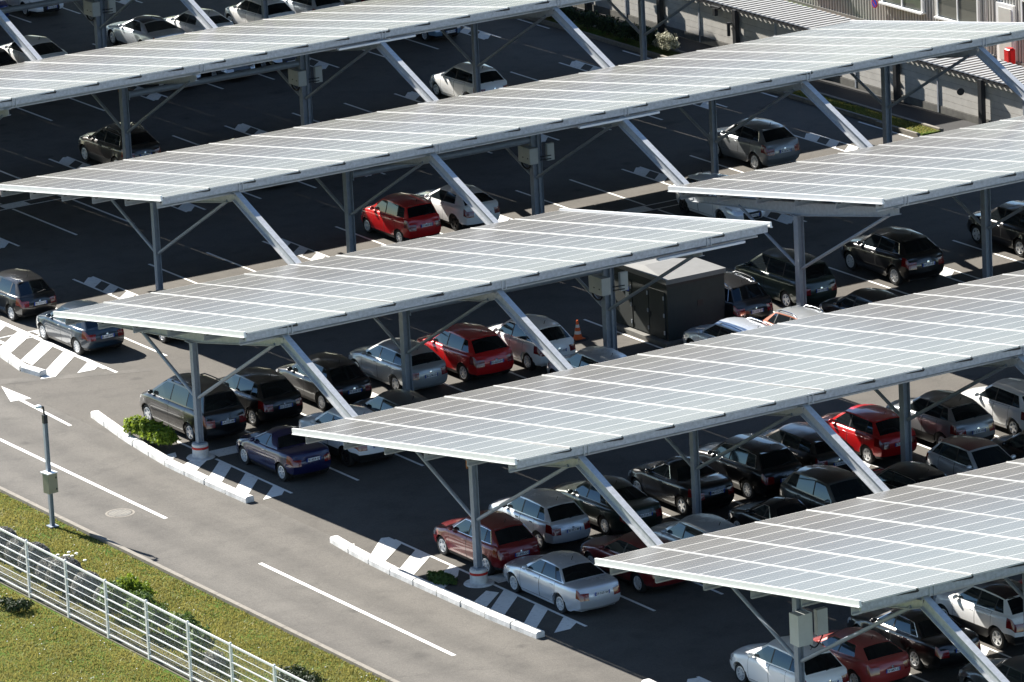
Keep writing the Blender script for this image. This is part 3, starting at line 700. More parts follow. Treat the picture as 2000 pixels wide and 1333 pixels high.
OFFS = {('D', 'F', 0, 0): (0.03, -1.0), ('D', 'F', 0, 1): (0.12, -0.04), ('D', 'F', 0, 2): (0.08, -0.14), ('D', 'F', 1, 0): (-0.05, 0.08), ('D', 'F', 1, 1): (0.02, 0.03), ('D', 'F', 1, 2): (-0.08, 0.48), ('D', 'F', 2, 0): (-0.43, 0.76), ('D', 'F', 2, 1): (-0.35, 0.15), ('D', 'F', 2, 2): (-0.03, 0.08), ('D', 'N', 0, 0): (-0.24, 0.11), ('D', 'N', 0, 1): (0.17, 0.35), ('E', 'F', 0, 2): (-0.01, 0.47), ('E', 'F', 1, 0): (-0.2, 0.5), ('E', 'F', 0, 0): (0.3, 0.2), ('C', 'F', 0, 0): (0.04, 0.2), ('C', 'F', 0, 1): (0.08, 0.4), ('C', 'F', 0, 2): (0.3, 0.39), ('C', 'F', 1, 0): (0.2, 0.5), ('C', 'F', 1, 1): (0.25, 0.26), ('C', 'F', 1, 2): (0.19, -0.05), ('C', 'F', 3, 0): (0.2, 0.5), ('C', 'F', 3, 2): (0.02, 0.55), ('C', 'F', 4, 1): (0.04, 0.52), ('C', 'N', 0, 0): (0.08, 0.1), ('C', 'N', 0, 1): (0.1, 0.16), ('B', 'F', 0, 1): (0.01, 0.45), ('B', 'N', 0, 1): (-0.28, 0.75), ('B', 'N', 0, 2): (0.28, 0.1), ('B', 'F', 2, 1): (-0.01, 0.04), ('B', 'F', 2, 2): (0.2, 0.5), ('B', 'F', 4, 1): (0.2, 0.5), ('A', 'F', 2, 0): (-0.2, 0.07), ('Z', 'F', 3, 1): (0.2, 0.6)}
CARS = []
def car(kind, col, row, side, k, j, label, dx=0., dy=0., face=1, plate=None, roofc=None, rim='rim', spokes=5, rails=None, yaw=0., trim=None, handle=None, front_plate=None, chrome=False, sc=.985, pos=None, aerial=True, z62=.0):
    if kind not in PROTO: PROTO[kind] = car_parts(TYPES[kind])
    parts, info = PROTO[kind]; c = TYPES[kind]
    dx, dy = OFFS.get((row, side, k, j), (dx, dy)); sc *= .975
    if pos is None:
        pos = (k * S + XO + W_ST / 2 + (j + .5) * B + dx, ROW[row] + (2.85 if side == 'F' else -2.85) + dy)
    root = thing('parked_car', label, 'car', (pos[0], pos[1], 0), R(90 if face > 0 else -90) + R(yaw), 'cars parked under and beside the canopies')
    root.scale = (sc, sc, sc)
    paintm = PAINTS[col]; mm = dict(paint=paintm, roof=PAINTS[roofc] if roofc else paintm, rim=M[rim], trim=PAINTS[col] if trim == 'paint' else M['black'], handle=M['black'] if handle == 'black' else (M['chrome'] if handle == 'chrome' else paintm), mirror=paintm if handle != 'black' else M['black'])
    obs = []
    for name, me, keys, par, off in parts:
        if isinstance(me, tuple): me = rim_mesh(me[1], me[2], me[3], spokes)
        o = link(name, me, root if par is None else obs[par], off)
        for i, key in keys.items():
            o.material_slots[i].link = 'OBJECT'; o.material_slots[i].material = mm[key]
        obs.append(o)
    def plate_at(x, z, tilt, txt, sgn):
        p = link('number_plate', PLATE, root, (x, 0, z)); p.rotation_euler = (0, tilt, 0)
        if txt:
            if txt not in TEXT: TEXT[txt] = text_mesh(txt, .105)
            t = link('plate_lettering', TEXT[txt], p, (sgn * .009, 0, -.002)); t.rotation_euler = (PI / 2, 0, PI / 2 if sgn > 0 else -PI / 2)
    zp = .60 + (z62 or (.16 if kind in ('sedan', 'bigsedan', 'cabrio', 'coupe', 'suv', 'xover', 'mpv', 'small') else .10))
    plate_at(-c.L / 2 - .135, zp, R(-5), plate, -1)
    plate_at(c.L / 2 + .205, .46, R(3), front_plate or plate, 1)
    mb = MB(); mb.lathe([(0, 0), (.045, 0), (.045, .012), (0, .014)], (0, 0, 0), 12); o = mb.obj('badge', M['chrome'], root); o.rotation_euler = (0, R(-80), 0); o.location = (-c.L / 2 - .10, 0, info['zrear'] - .08)
    if chrome:
        cs_, la = info['cs'], info['last']
        for sg in (1, -1):
            mb = MB(); loop = [cs_(i, .085, sg) for i in range(1, la)] + [cs_(i, .915, sg) for i in range(la - 1, 0, -1)]
            for a, b_ in zip(loop, loop[1:] + loop[:1]): mb.tube((a[0], a[1] + sg * .008, a[2]), (b_[0], b_[1] + sg * .008, b_[2]), .013, 6)
            mb.obj('window_trim', M['chrome'], root, smooth=True)
    if rails:
        for sg in (1, -1):
            mb = MB(); a, b_ = c.rf + .35, c.rr - .15; prev = None
            for i in range(9):
                s = a + (b_ - a) * i / 8; p = (c.L / 2 - s, sg * (info['yt'](s) - .035), info['zr'](s) + (.075 if 0 < i < 8 else .01))
                if prev: mb.tube(prev, p, .02, 8)
                prev = p
            mb.obj('roof_rail', M[rails], root, smooth=True)
    if aerial:
        mb = MB(); s = c.rr - .18; z = info['zr'](s) + .045; mb.tube((c.L / 2 - s, 0, z), (c.L / 2 - s - .10, 0, z + .16), .010, 6); mb.obj('aerial', M['black'], root)
    if kind in ('hatch', 'suv', 'xover', 'mpv', 'small', 'wagon'):
        mb = MB(); s0 = c.rr + .06; z0 = info['zr'](c.rr) + .03; mb.box((c.L / 2 - s0 + .0, 0, z0 + .0), (.11, (W_ := info['yt'](c.rr)) * 1.75, .022)); o = mb.obj('spoiler', mm['roof'], root)
        mb = MB(); p0 = Vector(info['cs'](info['last'], .12, 1)); p1 = Vector(info['cs'](info['last'], .42, 1)); mb.tube((p0.x - .125, .0, p0.z + .03), (p0.x - .10, -.34, p0.z + .08), .012, 6); mb.obj('wiper', M['black'], root)
    return root
D_ = 'D'
car('hatch', 'darkred', 'D', 'F', 0, 0, 'dark red hatchback right behind the white and red pedestal of the long canopy', dx=-.10, dy=-.25, plate='EP-843-CG', handle='paint', chrome=True, sc=1.0)
car('hatch', 'silver', 'D', 'F', 0, 1, 'silver hatchback between the dark red hatchback and the dark green saloon', dy=-.25, plate='CB-353-MC', handle='black', sc=.97)
car('sedan', 'green', 'D', 'F', 0, 2, 'dark green saloon with dusty bonnet half behind a sloping link beam', dy=-.2, plate='BA-716-TF', rim='rim', spokes=9)
car('cabrio', 'black', 'D', 'F', 1, 0, 'black cabriolet with glinting headlight and five-spoke wheels left of a grey post', dy=-.35, plate='BM-022-NR', spokes=5, chrome=True, sc=1.04, aerial=False)
car('suv', 'black', 'D', 'F', 1, 1, 'black off-roader with pale sunlit bonnet beside the black cabriolet', dy=-.35, plate='DP-160-TX', spokes=10, chrome=True, trim='paint', sc=.98)
car('wagon', 'brown', 'D', 'F', 1, 2, 'brown black hatchback with sunlit windscreen pillar left of the bright red car', dy=-.1, plate='EK-518-LD', trim='paint', sc=.98)
car('hatch', 'red', 'D', 'F', 2, 0, 'bright red hatchback with sun glint on its roof behind a sloping beam', dx=-.25, dy=.75, plate='CT-488-AV', sc=.98)
car('xover', 'midgrey', 'D', 'F', 2, 1, 'silver crossover with black roof behind a dark grey post at right', dx=-.05, dy=.0, plate='FT-535-WC', roofc='black', sc=1.0)
car('hatch', 'white', 'D', 'F', 2, 2, 'white hatchback at the right edge beside the silver crossover', dy=.0, plate='CL-706-NE', trim='paint')
car('hatch', 'black', 'D', 'F', 3, 0, 'black hatchback mostly cut off by the right edge past the white hatchback', dy=.0, plate='AY-214-KB', chrome=True)
car('sedan', 'silver', 'D', 'N', 0, 0, 'silver blue saloon beside the hatched island, nearest car to the road', dx=-.03, dy=-.12, plate='CF-965-WS', spokes=9, trim='paint', sc=.985)
car('hatch3', 'maroon', 'D', 'N', 0, 1, 'dark red coupe half hidden under the corner of the nearest canopy', dx=0, dy=.1, plate='AM-310-RQ')
car('hatch', 'silver', 'D', 'N', 0, 2, 'silver blue car of which only roof and side window show behind a link beam foot', dy=.3, plate='BK-605-HD')
car('cabrio', 'black', 'D', 'N', 1, 0, 'low black car seen only by its shiny roofline above the nearest canopy', dy=.5, plate='CX-921-DZ', chrome=True)
car('suv', 'grey', 'D', 'N', 1, 1, 'grey off-roader with black roof facing the camera behind the nearest canopy', face=-1, dx=-.15, dy=.55, plate='EQ-250-SH', roofc='black', trim='paint')
car('hatch', 'black', 'D', 'N', 1, 2, 'black hatchback at the foot of a grey post behind the roof edge', face=1, dy=.6, plate='BD-417-PV', chrome=True)
car('hatch', 'silver', 'D', 'N', 2, 0, 'two-tone silver hatchback with dark red roof facing away from the post', face=-1, dx=-.1, dy=.75, plate='CZ-081-FW', roofc='maroon')
car('hatch', 'black', 'D', 'N', 2, 1, 'black hatchback at the right edge just right of the red roofed car', dx=-.2, dy=.9, plate='AE-370-YT')
car('hatch', 'white', 'E', 'F', 0, 0, 'white hatchback in the bottom right behind the front post with the junction box', dx=.0, dy=.0, plate='DX-149-LB', trim='paint', sc=1.0, spokes=8)
car('hatch3', 'oldred', 'E', 'F', 0, 1, 'faded red three-door hatchback with pale sunlit roof beside the white one at bottom right', dx=.0, dy=.15, plate='CV-887-GT', spokes=7, sc=.94)
car('bigsedan', 'black', 'E', 'F', 0, 2, 'long black saloon with chrome strips beside the faded red car', dx=.0, dy=.1, plate='AR-305-MP', handle='chrome', chrome=True, spokes=7, sc=.98)
car('xover', 'white', 'E', 'F', 1, 0, 'white crossover with glossy black roof at the right edge under the nearest canopy', dx=-.05, dy=.1, plate='FX-277-QP', roofc='black', sc=1.0)
car('hatch', 'red', 'E', 'F', 1, 1, 'bright red hatchback peeping in at the lower right edge', dx=0, dy=.2, plate='ET-690-CN')
car('sedan', 'grey', 'E', 'N', 0, 2, 'dark grey car whose roof shows in the bottom right corner', dx=-.3, dy=.6, plate='BQ-552-JL')
car('mpv', 'black', 'C', 'F', 0, 0, 'black people carrier parked beside the yellow green bush', dx=-.1, dy=-.05, plate='GA-775-MG', spokes=5, trim='paint', rails='black', sc=1.02, aerial=False)
car('hatch', 'black', 'C', 'F', 0, 1, 'black hatchback between the people carrier and the black hatchback with sunlit bonnet', dx=.0, dy=.0, plate='EX-260-CL', spokes=7, trim='paint', sc=1.02)
car('hatch', 'black', 'C', 'F', 0, 2, 'black hatchback with sunlit silver bonnet edge behind the sloping link beam', dx=.0, dy=.1, plate='FV-568-XR', spokes=10, sc=1.02)
car('wagon', 'palegrey', 'C', 'F', 1, 0, 'plain grey five-door car behind a thick grey post left of the red hatchback', dx=-.05, dy=.0, plate='GB-278-XQ', spokes=5, trim='paint', sc=.97)
car('hatch', 'red', 'C', 'F', 1, 1, 'crimson hatchback between the grey five-door and the white hatchback', dx=.05, dy=.05, plate='FE-625-DC', spokes=7, sc=1.04)
car('hatch', 'white', 'C', 'F', 1, 2, 'white hatchback next to the traffic cone', dx=.02, dy=.1, plate='CQ-511-DR', trim='paint', spokes=7, sc=1.0)
car('suv', 'black', 'C', 'F', 2, 2, 'black off-roader with chrome roof rails beside the transformer hut', dx=.0, dy=-.35, plate='EX-396-EW', rails='chrome', chrome=True, trim='paint', sc=1.0)
car('mpv', 'green', 'C', 'F', 3, 0, 'dark green black van behind the twin grey posts right of the hut', dx=-.02, dy=.05, plate='AW-743-BD', trim='paint', sc=.97)
car('xover', 'black', 'C', 'F', 3, 2, 'glossy black crossover standing alone between two posts at right', dx=-.1, dy=.1, plate='EV-331-ES', spokes=10, chrome=True, trim='paint', sc=1.04)
car('suv', 'black', 'C', 'F', 4, 1, 'black car with chrome side strip at the right edge behind a post', dx=-.1, dy=.2, plate='DN-816-ZA', handle='chrome', trim='paint')
car('cabrio', 'navy', 'C', 'N', 0, 0, 'dark blue cabriolet with roof up beside the front hatched island', dx=0, dy=-.15, plate='FX-824-QY', spokes=7, sc=1.0, aerial=False)
car('xover', 'white', 'C', 'N', 0, 1, 'white crossover half hidden beneath the corner of the long canopy', dx=0, dy=-.05, plate='GC-102-VK', rim='rimdark')
car('hatch', 'grey', 'C', 'N', 0, 2, 'dark grey car whose roof peeps over the long canopy edge', dx=0, dy=.9, plate='BT-491-WJ')
car('hatch', 'silver', 'C', 'N', 1, 2, 'silver grey car roof just showing above the long canopy near the cone', dx=-.2, dy=.9, plate='CE-629-AM')
car('wagon', 'silver', 'C', 'N', 2, 1, 'silver estate car with bright roof rails in front of the transformer hut', dx=-.15, dy=.75, face=1, plate='DA-184-PC', rails='chrome')
car('xover', 'orange', 'C', 'N', 2, 2, 'orange crossover with grey roof facing the camera behind the long canopy', face=-1, dx=-.4, dy=-.7, plate='FH-930-TB', roofc='palegrey', rails='chrome')
car('hatch', 'black', 'C', 'N', 3, 0, 'black car roof showing above the long canopy right of the orange one', dx=-.15, dy=.8, plate='BX-258-RN')
car('hatch', 'black', 'B', 'F', 0, 1, 'black hatchback with red tail lamps standing in the sun at the left edge', dx=.12, dy=-.05, plate='FR-916-CZ', sc=.98, spokes=7)
car('hatch', 'slate', 'B', 'N', 0, 1, 'slate blue hatchback in full sun next to the white hatching at left', dx=-.30, dy=.72, plate='EL-667-NT', sc=1.0, spokes=9)
car('hatch', 'black', 'B', 'N', 0, 2, 'dark car with silver wheels in shade behind the short canopy corner', dx=.2, dy=.3, plate='AZ-143-LG')
car('small', 'red', 'B', 'F', 2, 1, 'small bright red upright hatchback beside the white coupe', dx=-.1, dy=-.1, plate='CT-803-EH', rim='rim', spokes=8, sc=1.0)
car('hatch3', 'white', 'B', 'F', 2, 2, 'white three-door coupe with dark sunroof beside the small red car', dx=-.02, dy=.0, plate='BW-137-XC', rim='rimdark', sc=.98)
car('xover', 'midgrey', 'B', 'F', 4, 1, 'grey crossover with sunlit door and dark window at upper right', dx=-.1, dy=-.05, plate='CK-458-DF', trim='paint', chrome=True, spokes=10, sc=1.02)
car('hatch', 'white', 'B', 'N', 3, 2, 'white hatchback facing the camera under the corner of the right canopy', face=-1, dx=0., dy=.05, plate='DV-974-JS', trim='paint', rim='rimdark')
car('xover', 'brown', 'A', 'F', 2, 0, 'dark brown crossover standing alone by a grey post at upper left', dx=-.02, dy=.1, plate='FL-349-BV', rails='chrome', chrome=True, spokes=5, sc=1.02)
car('hatch', 'white', 'A', 'F', 4, 0, 'pearl white hatchback behind a slim post and sloping beam at top centre', dx=-.1, dy=-.05, plate='DB-226-KM', trim='paint')
car('hatch', 'black', 'A', 'N', 2, 1, 'black car with pale front plate deep in shade under the second canopy', face=-1, dx=0, dy=0, plate='BR-780-TG')
car('sedan', 'silver', 'A', 'N', 3, 0, 'silver saloon facing the camera behind the long brace tube', face=-1, dx=.1, dy=.1, plate='CS-564-WL')
car('hatch', 'black', 'A', 'N', 3, 2, 'black car in deep shade facing the camera beside the pale inverter cabinet', face=-1, dx=0, dy=0, plate='AJ-092-QE')
car('hatch', 'blue', 'Z', 'N', 3, 0, 'dark blue car facing the camera in shade behind the tube at upper left', face=-1, dx=0, dy=0, plate='CH-437-ZN')
car('sedan', 'grey', 'Z', 'N', 3, 1, 'dark grey saloon with twin grille facing the camera in shade', face=-1, dx=0, dy=0, plate='AV-615-GR')
car('hatch', 'black', 'Z', 'N', 3, 2, 'black hatchback with pale front plate beside the dark grey saloon', face=-1, dx=0, dy=0, plate='BS-308-XA')
car('small', 'skyblue', 'Z', 'N', 4, 2, 'small pale blue car facing the camera at top centre', face=-1, dx=-.1, dy=0, plate='EB-071-DW')
car('round', 'white', 'Z', 'F', 2, 2, 'white rounded car with grey roof crossed by a beam at the left edge', dx=0, dy=.1, plate='CM-529-FK')
car('coupe', 'silver', 'Z', 'F', 3, 1, 'silver blue coupe with black roof beside the post at top left', dx=-.1, dy=.1, plate='AB-846-RS', roofc='black')
car('hatch3', 'white', 'Z', 'F', 3, 2, 'white coupe crossed by a sloping beam at top left', dx=0, dy=.1, plate='BC-217-HT')
car('hatch', 'white', 'Z', 'F', 4, 0, 'white car with wide dark windscreen at the top edge', dx=0, dy=.1, plate='DE-960-MB')
car('hatch', 'silver', 'Z', 'F', 4, 1, 'silver car with red tail lamp cut by the top edge', dx=0, dy=.1, plate='CR-384-LW')
car('hatch', 'grey', 'Z', 'F', 4, 2, 'dark grey car barely showing at the top edge right of the silver one', dx=0, dy=.1, plate='AP-751-CV')
car('hatch', 'black', 'Z', 'F', 2, 1, 'black car cut by the left edge beside the white rounded car', dx=.1, dy=.1, plate='BN-633-SD')
car('sedan', 'white', 'Y', 'N', 3, 1, 'white saloon facing the camera at the top left edge', face=-1, dx=0, dy=-.1, plate='DW-508-AG', z62=.0)
car('hatch', 'blue', 'Y', 'N', 3, 0, 'dark blue car facing the camera in the top left corner', face=-1, dx=-.1, dy=-.1, plate='AK-172-PE')

# ------------------------------------------------------------------ kerb blocks of the islands
def kerb_row(path, step, where, first=0):
    pts = [Vector((x, y)) for x, y in path]; seg = [(b - a).length for a, b in zip(pts[:-1], pts[1:])]; tot = sum(seg); n = round(tot / step)
    def at(d):
        for (a, b), l in zip(zip(pts[:-1], pts[1:]), seg):
            if d <= l + 1e-6: return a + (b - a) * (d / l)
            d -= l
        return pts[-1]
    for i in range(n):
        a, b = at(tot * i / n), at(tot * (i + 1) / n); d = (b - a).normalized(); a = a + d * .014; b = b - d * .014
        mb = MB(); h = .20 + rng.uniform(-.008, .008); prof = [(-.15, 0), (.15, 0), (.15, h - .05), (.12, h - .01), (.06, h), (-.06, h), (-.12, h - .01), (-.15, h - .05)]
        c = (a + b) / 2 + Vector((-d.y, d.x)) * rng.uniform(-.012, .012); l = (b - a).length; ang = math.atan2(d.y, d.x)
        mb.prism(prof, (-l / 2, 0, 0), (l / 2, 0, 0)); 
        me = mb.mesh('kerb_block', [M['kerbwhite']]); bm = bmesh.new(); bm.from_mesh(me)
        bmesh.ops.bevel(bm, geom=[e for e in bm.edges if abs(e.verts[0].co.x - e.verts[1].co.x) < .01], offset=.02, segments=2, affect='EDGES'); bm.to_mesh(me); bm.free()
        o = link('kerb_block', me, None, (c.x, c.y, 0), ang)
        pos = 'rearmost' if i == 0 else ('foremost' if i == n - 1 else ORD[i] + ' from the rear')
        tag(o, f'white kerb block, {pos}, on {where}', 'kerb block', 'white kerb blocks edging the islands')
kerb_row([(-1.36, 6.35), (-1.52, 4.6), (-1.60, 2.6), (-1.58, 0), (-1.56, -2.8), (-1.42, -5.5)], 1.25, 'the front hatched island')
kerb_row([(-.52, 23.25), (-1.0, 20.1), (-1.34, 16.9), (-1.38, 14), (-1.34, 11.5)], 1.28, 'the island with the yellow green bush')
kerb_row([(1.05, 36.4), (.60, 32.3), (.24, 29.75), (.42, 28.65)], 1.2, 'the sunlit island at the left edge')
kerb_row([(-1.40, -10.9), (-1.5, -14.7)], 1.25, 'the hatched island at bottom right')

# ------------------------------------------------------------------ plants
def leaf_mesh(name, blobs, n, size, m, shell=.28):
    """blobs: (centre, radii); leaf-sized quads spread through the volume"""
    tot = sum(b[1][0] * b[1][1] for b in blobs); V = []; F = []; T = []
    for c, r in blobs:
        k = int(n * r[0] * r[1] / tot)
        d = rng.normal(size=(k, 3)); d /= np.linalg.norm(d, axis=1)[:, None]; d[:, 2] = np.abs(d[:, 2]) * 1.0 - .15 * (rng.random(k) < .4)
        lump = 1 + (.16 if shell > .2 else .03) * np.sin(d[:, 0] * 7 + c[0] * 9) * np.sin(d[:, 1] * 6 + c[1] * 5 + 1) + (.10 if shell > .2 else .02) * np.sin(d[:, 2] * 11)
        rad = (rng.random(k) ** shell) * lump
        P = np.array(c) + d * rad[:, None] * np.array(r)
        nn = d + rng.normal(size=(k, 3)) * .6; nn /= np.linalg.norm(nn, axis=1)[:, None]
        a = np.cross(nn, rng.normal(size=(k, 3))); a /= np.linalg.norm(a, axis=1)[:, None]; b = np.cross(nn, a)
        s = size * rng.uniform(.6, 1.3, k)[:, None]; o = len(V)
        q = np.stack([P - a * s * .9, P - b * s * .42, P + a * s * .9, P + b * s * .42], 1).reshape(-1, 3)
        q[:, 2] = np.maximum(q[:, 2], .01); V += q.tolist(); F += [(o + 4 * i, o + 4 * i + 1, o + 4 * i + 2, o + 4 * i + 3) for i in range(k)]; T += np.clip(rng.normal(.45, .28, k), 0, 1).tolist()
    me = bpy.data.meshes.new(name); me.from_pydata(V, [], F); me.materials.append(m)
    ca = me.color_attributes.new('tint', 'FLOAT_COLOR', 'CORNER'); arr = np.repeat(np.array(T), 4); ca.data.foreach_set('color', np.stack([arr, arr, arr, np.ones_like(arr)], 1).ravel())
    return me
def shrub(label, loc, blobs, n, size, m, cat='shrub', group=None, shell=.28):
    t = thing('shrub', label, cat, (loc[0], loc[1], 0), 0, group)
    link('foliage', leaf_mesh('foliage', blobs, n, size, M[m], shell), t)
    mb = MB()
    for c, r in blobs:
        for _ in range(4):
            a = rng.uniform(0, 2 * PI); mb.tube((c[0] * .12, c[1] * .12, 0), (c[0] + r[0] * .4 * math.cos(a), c[1] + r[1] * .4 * math.sin(a), c[2] + r[2] * .5), .018, 6, r1=.006)
    mb.obj('stem', M['stem'], t); return t
DG = 'round grey shrubs behind the white fence'
doms = [(-9.80, 12.9, .46), (-9.74, 11.75, .5), (-9.80, 10.6, .47), (-9.85, 9.45, .55), (-9.95, 8.35, .44), (-9.95, 7.35, .60), (-9.85, 6.15, .50), (-9.75, 5.25, .36)]
for i, (x, y, r) in enumerate(doms):
    pos = ['leftmost', 'second from the left', 'third from the left', 'fourth from the left', 'fourth from the right', 'third from the right', 'second from the right', 'rightmost and smallest'][i]
    shrub(f'{pos} of the clipped round grey shrubs seen through the white fence', (x, y), [((0, 0, r * .75), (r * .95, r * .95, r * 1.05))], int(9000 * r / .5), .04, 'leafgrey', 'shrub', DG, .07)
shrub('bright yellow green shrub on the verge just behind the white fence', (-9.0, 5.2), [((0, 0, .35), (.45, .42, .5)), ((.3, -.3, .25), (.35, .35, .4))], 1500, .075, 'leafy')
shrub('leafy green shrub behind the fence next to the grey round shrubs', (-10.0, 4.3), [((0, 0, .45), (.42, .5, .62))], 1500, .07, 'leafg')
shrub('largest leafy green shrub behind the middle of the fence', (-10.0, 2.2), [((0, .3, .55), (.5, .6, .7)), ((.05, -.5, .45), (.45, .5, .6))], 3200, .07, 'leafg')
shrub('dark green shrub with light shoots behind the fence, last of the leafy ones', (-9.95, -.2), [((0, .2, .55), (.5, .65, .66)), ((0, -.6, .45), (.45, .45, .55))], 3000, .07, 'leafg')
shrub('small clipped grey shrub alone near the lower end of the fence', (-10.1, -2.0), [((0, 0, .28), (.34, .34, .38))], 1300, .035, 'leafgrey')
shrub('low dark spreading shrub on the verge at the bottom edge', (-9.0, -4.5), [((0, 0, .22), (.55, .6, .34)), ((.1, -.7, .2), (.5, .5, .3))], 2600, .05, 'leafd')
shrub('dark bushy plant in front of the fence at the left', (-11.9, 6.6), [((0, 0, .12), (.45, .35, .25)), ((-.1, .6, .1), (.3, .3, .2))], 900, .06, 'leafd')
shrub('yellow green bush of two clumps between the white kerb and the people carrier', (-.62, 19.2), [((-.10, .75, .34), (.42, .55, .42)), ((-.05, -.15, .36), (.42, .50, .44)), ((.0, -.85, .32), (.42, .50, .42))], 4200, .085, 'leafy', 'bush')
shrub('patch of dark green weeds on the front island beside the pedestal', (-.85, .95), [((0, 0, .05), (.35, .62, .16))], 1300, .07, 'leafg', 'weeds')
for i in range(9):
    y = 65.5 - i * 1.45
    lab = 'sunlit variegated bush at the near end of the planting bed, behind the end post' if i == 8 else f'{ORD[i]} dark bush from the far end of the shaded planting bed along the pale wall'
    shrub(lab, (41.78 + rng.uniform(-.05, .1), y), [((0, 0, .38), (.42, .72, .55))], 1500, .075, 'leafw' if i == 8 else 'leafd', 'bush', 'bushes in the planting bed')  # last bush: sunlit whiteness put into its variegated leaf colour
mb = MB()
for x0_, x1_, y0_, y1_ in ((41.18, 41.30, 38.3, 67), (42.12, 42.26, 35.5, 67), (41.05, 41.30, 38.06, 38.24), (41.06, 41.18, 35.5, 38.1)): mb.box(((x0_ + x1_) / 2, (y0_ + y1_) / 2, .08), (x1_ - x0_, y1_ - y0_, .17))
struct('bed_kerb', mb, M['kerb'])
sheet('bed_soil', 41.3, 42.12, 35.5, 67, .10, M['grass'], .1)

def blades(name, n, boxes, h, lab=None):
    A = np.array([(b[1] - b[0]) * (b[3] - b[2]) * b[4] for b in boxes]); cnt = (n * A / A.sum()).astype(int); P = []
    for b, k in zip(boxes, cnt): P.append(np.stack([rng.uniform(b[0], b[1], k), rng.uniform(b[2], b[3], k)], 1))
    P = np.concatenate(P); k = len(P)
    cl = np.sin(P[:, 0] * 2.3 + np.sin(P[:, 1] * 1.7) * 2) * np.sin(P[:, 1] * 1.9 + np.cos(P[:, 0] * 1.3) * 2)
    hh = h * rng.uniform(.45, 1.15, k) * (1 + .35 * cl); a = rng.uniform(0, 2 * PI, k); w = rng.uniform(.008, .016, k) * 1.6
    lean = rng.normal(size=(k, 2)) * (hh * .55)[:, None]; z0 = np.full(k, -.03) + np.where(P[:, 0] > 30, .13, 0)
    L_ = np.stack([P[:, 0] - np.cos(a) * w, P[:, 1] - np.sin(a) * w, z0], 1); R_ = np.stack([P[:, 0] + np.cos(a) * w, P[:, 1] + np.sin(a) * w, z0], 1); T_ = np.stack([P[:, 0] + lean[:, 0], P[:, 1] + lean[:, 1], z0 + hh], 1)
    V = np.stack([L_, R_, T_], 1).reshape(-1, 3)
    me = bpy.data.meshes.new(name); me.vertices.add(3 * k); me.vertices.foreach_set('co', V.ravel()); me.loops.add(3 * k); me.loops.foreach_set('vertex_index', np.arange(3 * k)); me.polygons.add(k); me.polygons.foreach_set('loop_start', np.arange(0, 3 * k, 3)); me.update(calc_edges=True)
    me.materials.append(M['blade']); c2 = np.sin(P[:, 0] * .83 + 1 + np.sin(P[:, 1] * .61) * 2.2) * np.sin(P[:, 1] * .47 + np.cos(P[:, 0] * .9) * 2); t = np.clip(.42 + .16 * cl + .32 * c2 + rng.normal(0, .16, k), 0, 1); arr = np.repeat(t, 3)
    ca = me.color_attributes.new('tint', 'FLOAT_COLOR', 'CORNER'); ca.data.foreach_set('color', np.stack([arr, arr, arr, np.ones_like(arr)], 1).ravel())
    o = link(name, me); o['kind'] = 'stuff'; o['label'] = lab or 'short grass'; return o
blades('grass', 170000, [(-10.7, -6.8, -9, 22, 1.), (-19, -11.15, -6, 14, .9), (41.32, 42.1, 35.6, 53, .8)], .075, 'short mown grass on the verge and beyond the fence')
mb = MB()
for _ in range(70):
    x, y = (rng.uniform(-9.3, -6.9), rng.uniform(-7, 16)) if rng.random() < .6 else (rng.uniform(-14, -11.4), rng.uniform(-2, 10))
    mb.lathe([(0, .06), (.016, .065), (.022, .055)], (x, y, 0), 6)
o = mb.obj('daisies', M['flower']); o['kind'] = 'stuff'; o['label'] = 'tiny white daisies scattered over the grass'
t = thing('flowering_plant', 'wispy plant with white flower heads just behind the fence at left', 'plant', (-9.15, 9.3, 0))
mb = MB(); fl_ = MB()
for _ in range(16):
    x, y, h = rng.normal(0, .22), rng.normal(0, .28), rng.uniform(.25, .5); mb.tube((x * .3, y * .3, 0), (x, y, h), .008, 5); fl_.lathe([(0, h + .02), (.05, h + .015), (.06, h - .01)], (x, y, 0), 7)
mb.obj('stem', M['stem'], t); fl_.obj('flower_heads', M['flower'], t)

# ------------------------------------------------------------------ white mesh fence
t = thing('mesh_fence', 'white welded mesh fence with round-topped posts along the grass at bottom left', 'fence', (-11.0, 0, 0))
ys = [7.62 + 2.46 * i for i in range(-7, 5)]
for y in ys:
    mb = MB(); mb.box((0, y, .86), (.07, .075, 1.76)); mb.box((0, y, 1.75), (.05, .05, .03)); mb.box((0, y, -.02), (.03, .03, .1)); mb.obj('fence_post', M['trimw'], t)
for a, b in zip(ys[:-1], ys[1:]):
    mb = MB(); y0_, y1_ = a + .045, b - .045; ym, l = (y0_ + y1_) / 2, y1_ - y0_
    for z, dbl in ((1.70, 2), (1.45, 0), (1.20, 1), (.98, 0), (.74, 1), (.52, 0), (.32, 0), (.12, 1)):
        if dbl == 2: mb.box((-.01, ym, z), (.035, l, .05)); mb.box((.02, ym, z - .06), (.012, l, .014))
        elif dbl: mb.box((-.015, ym, z), (.03, l, .032)); mb.box((.02, ym, z - .045), (.012, l, .014))
        else: mb.box((-.02, ym, z), (.012, l, .014))
    for i in range(1, 32):
        y = y0_ + l * i / 32; mb.box((-.008, y, .90), (.003, .003, 1.62))
    mb.obj('mesh_panel', M['trimw'], t)

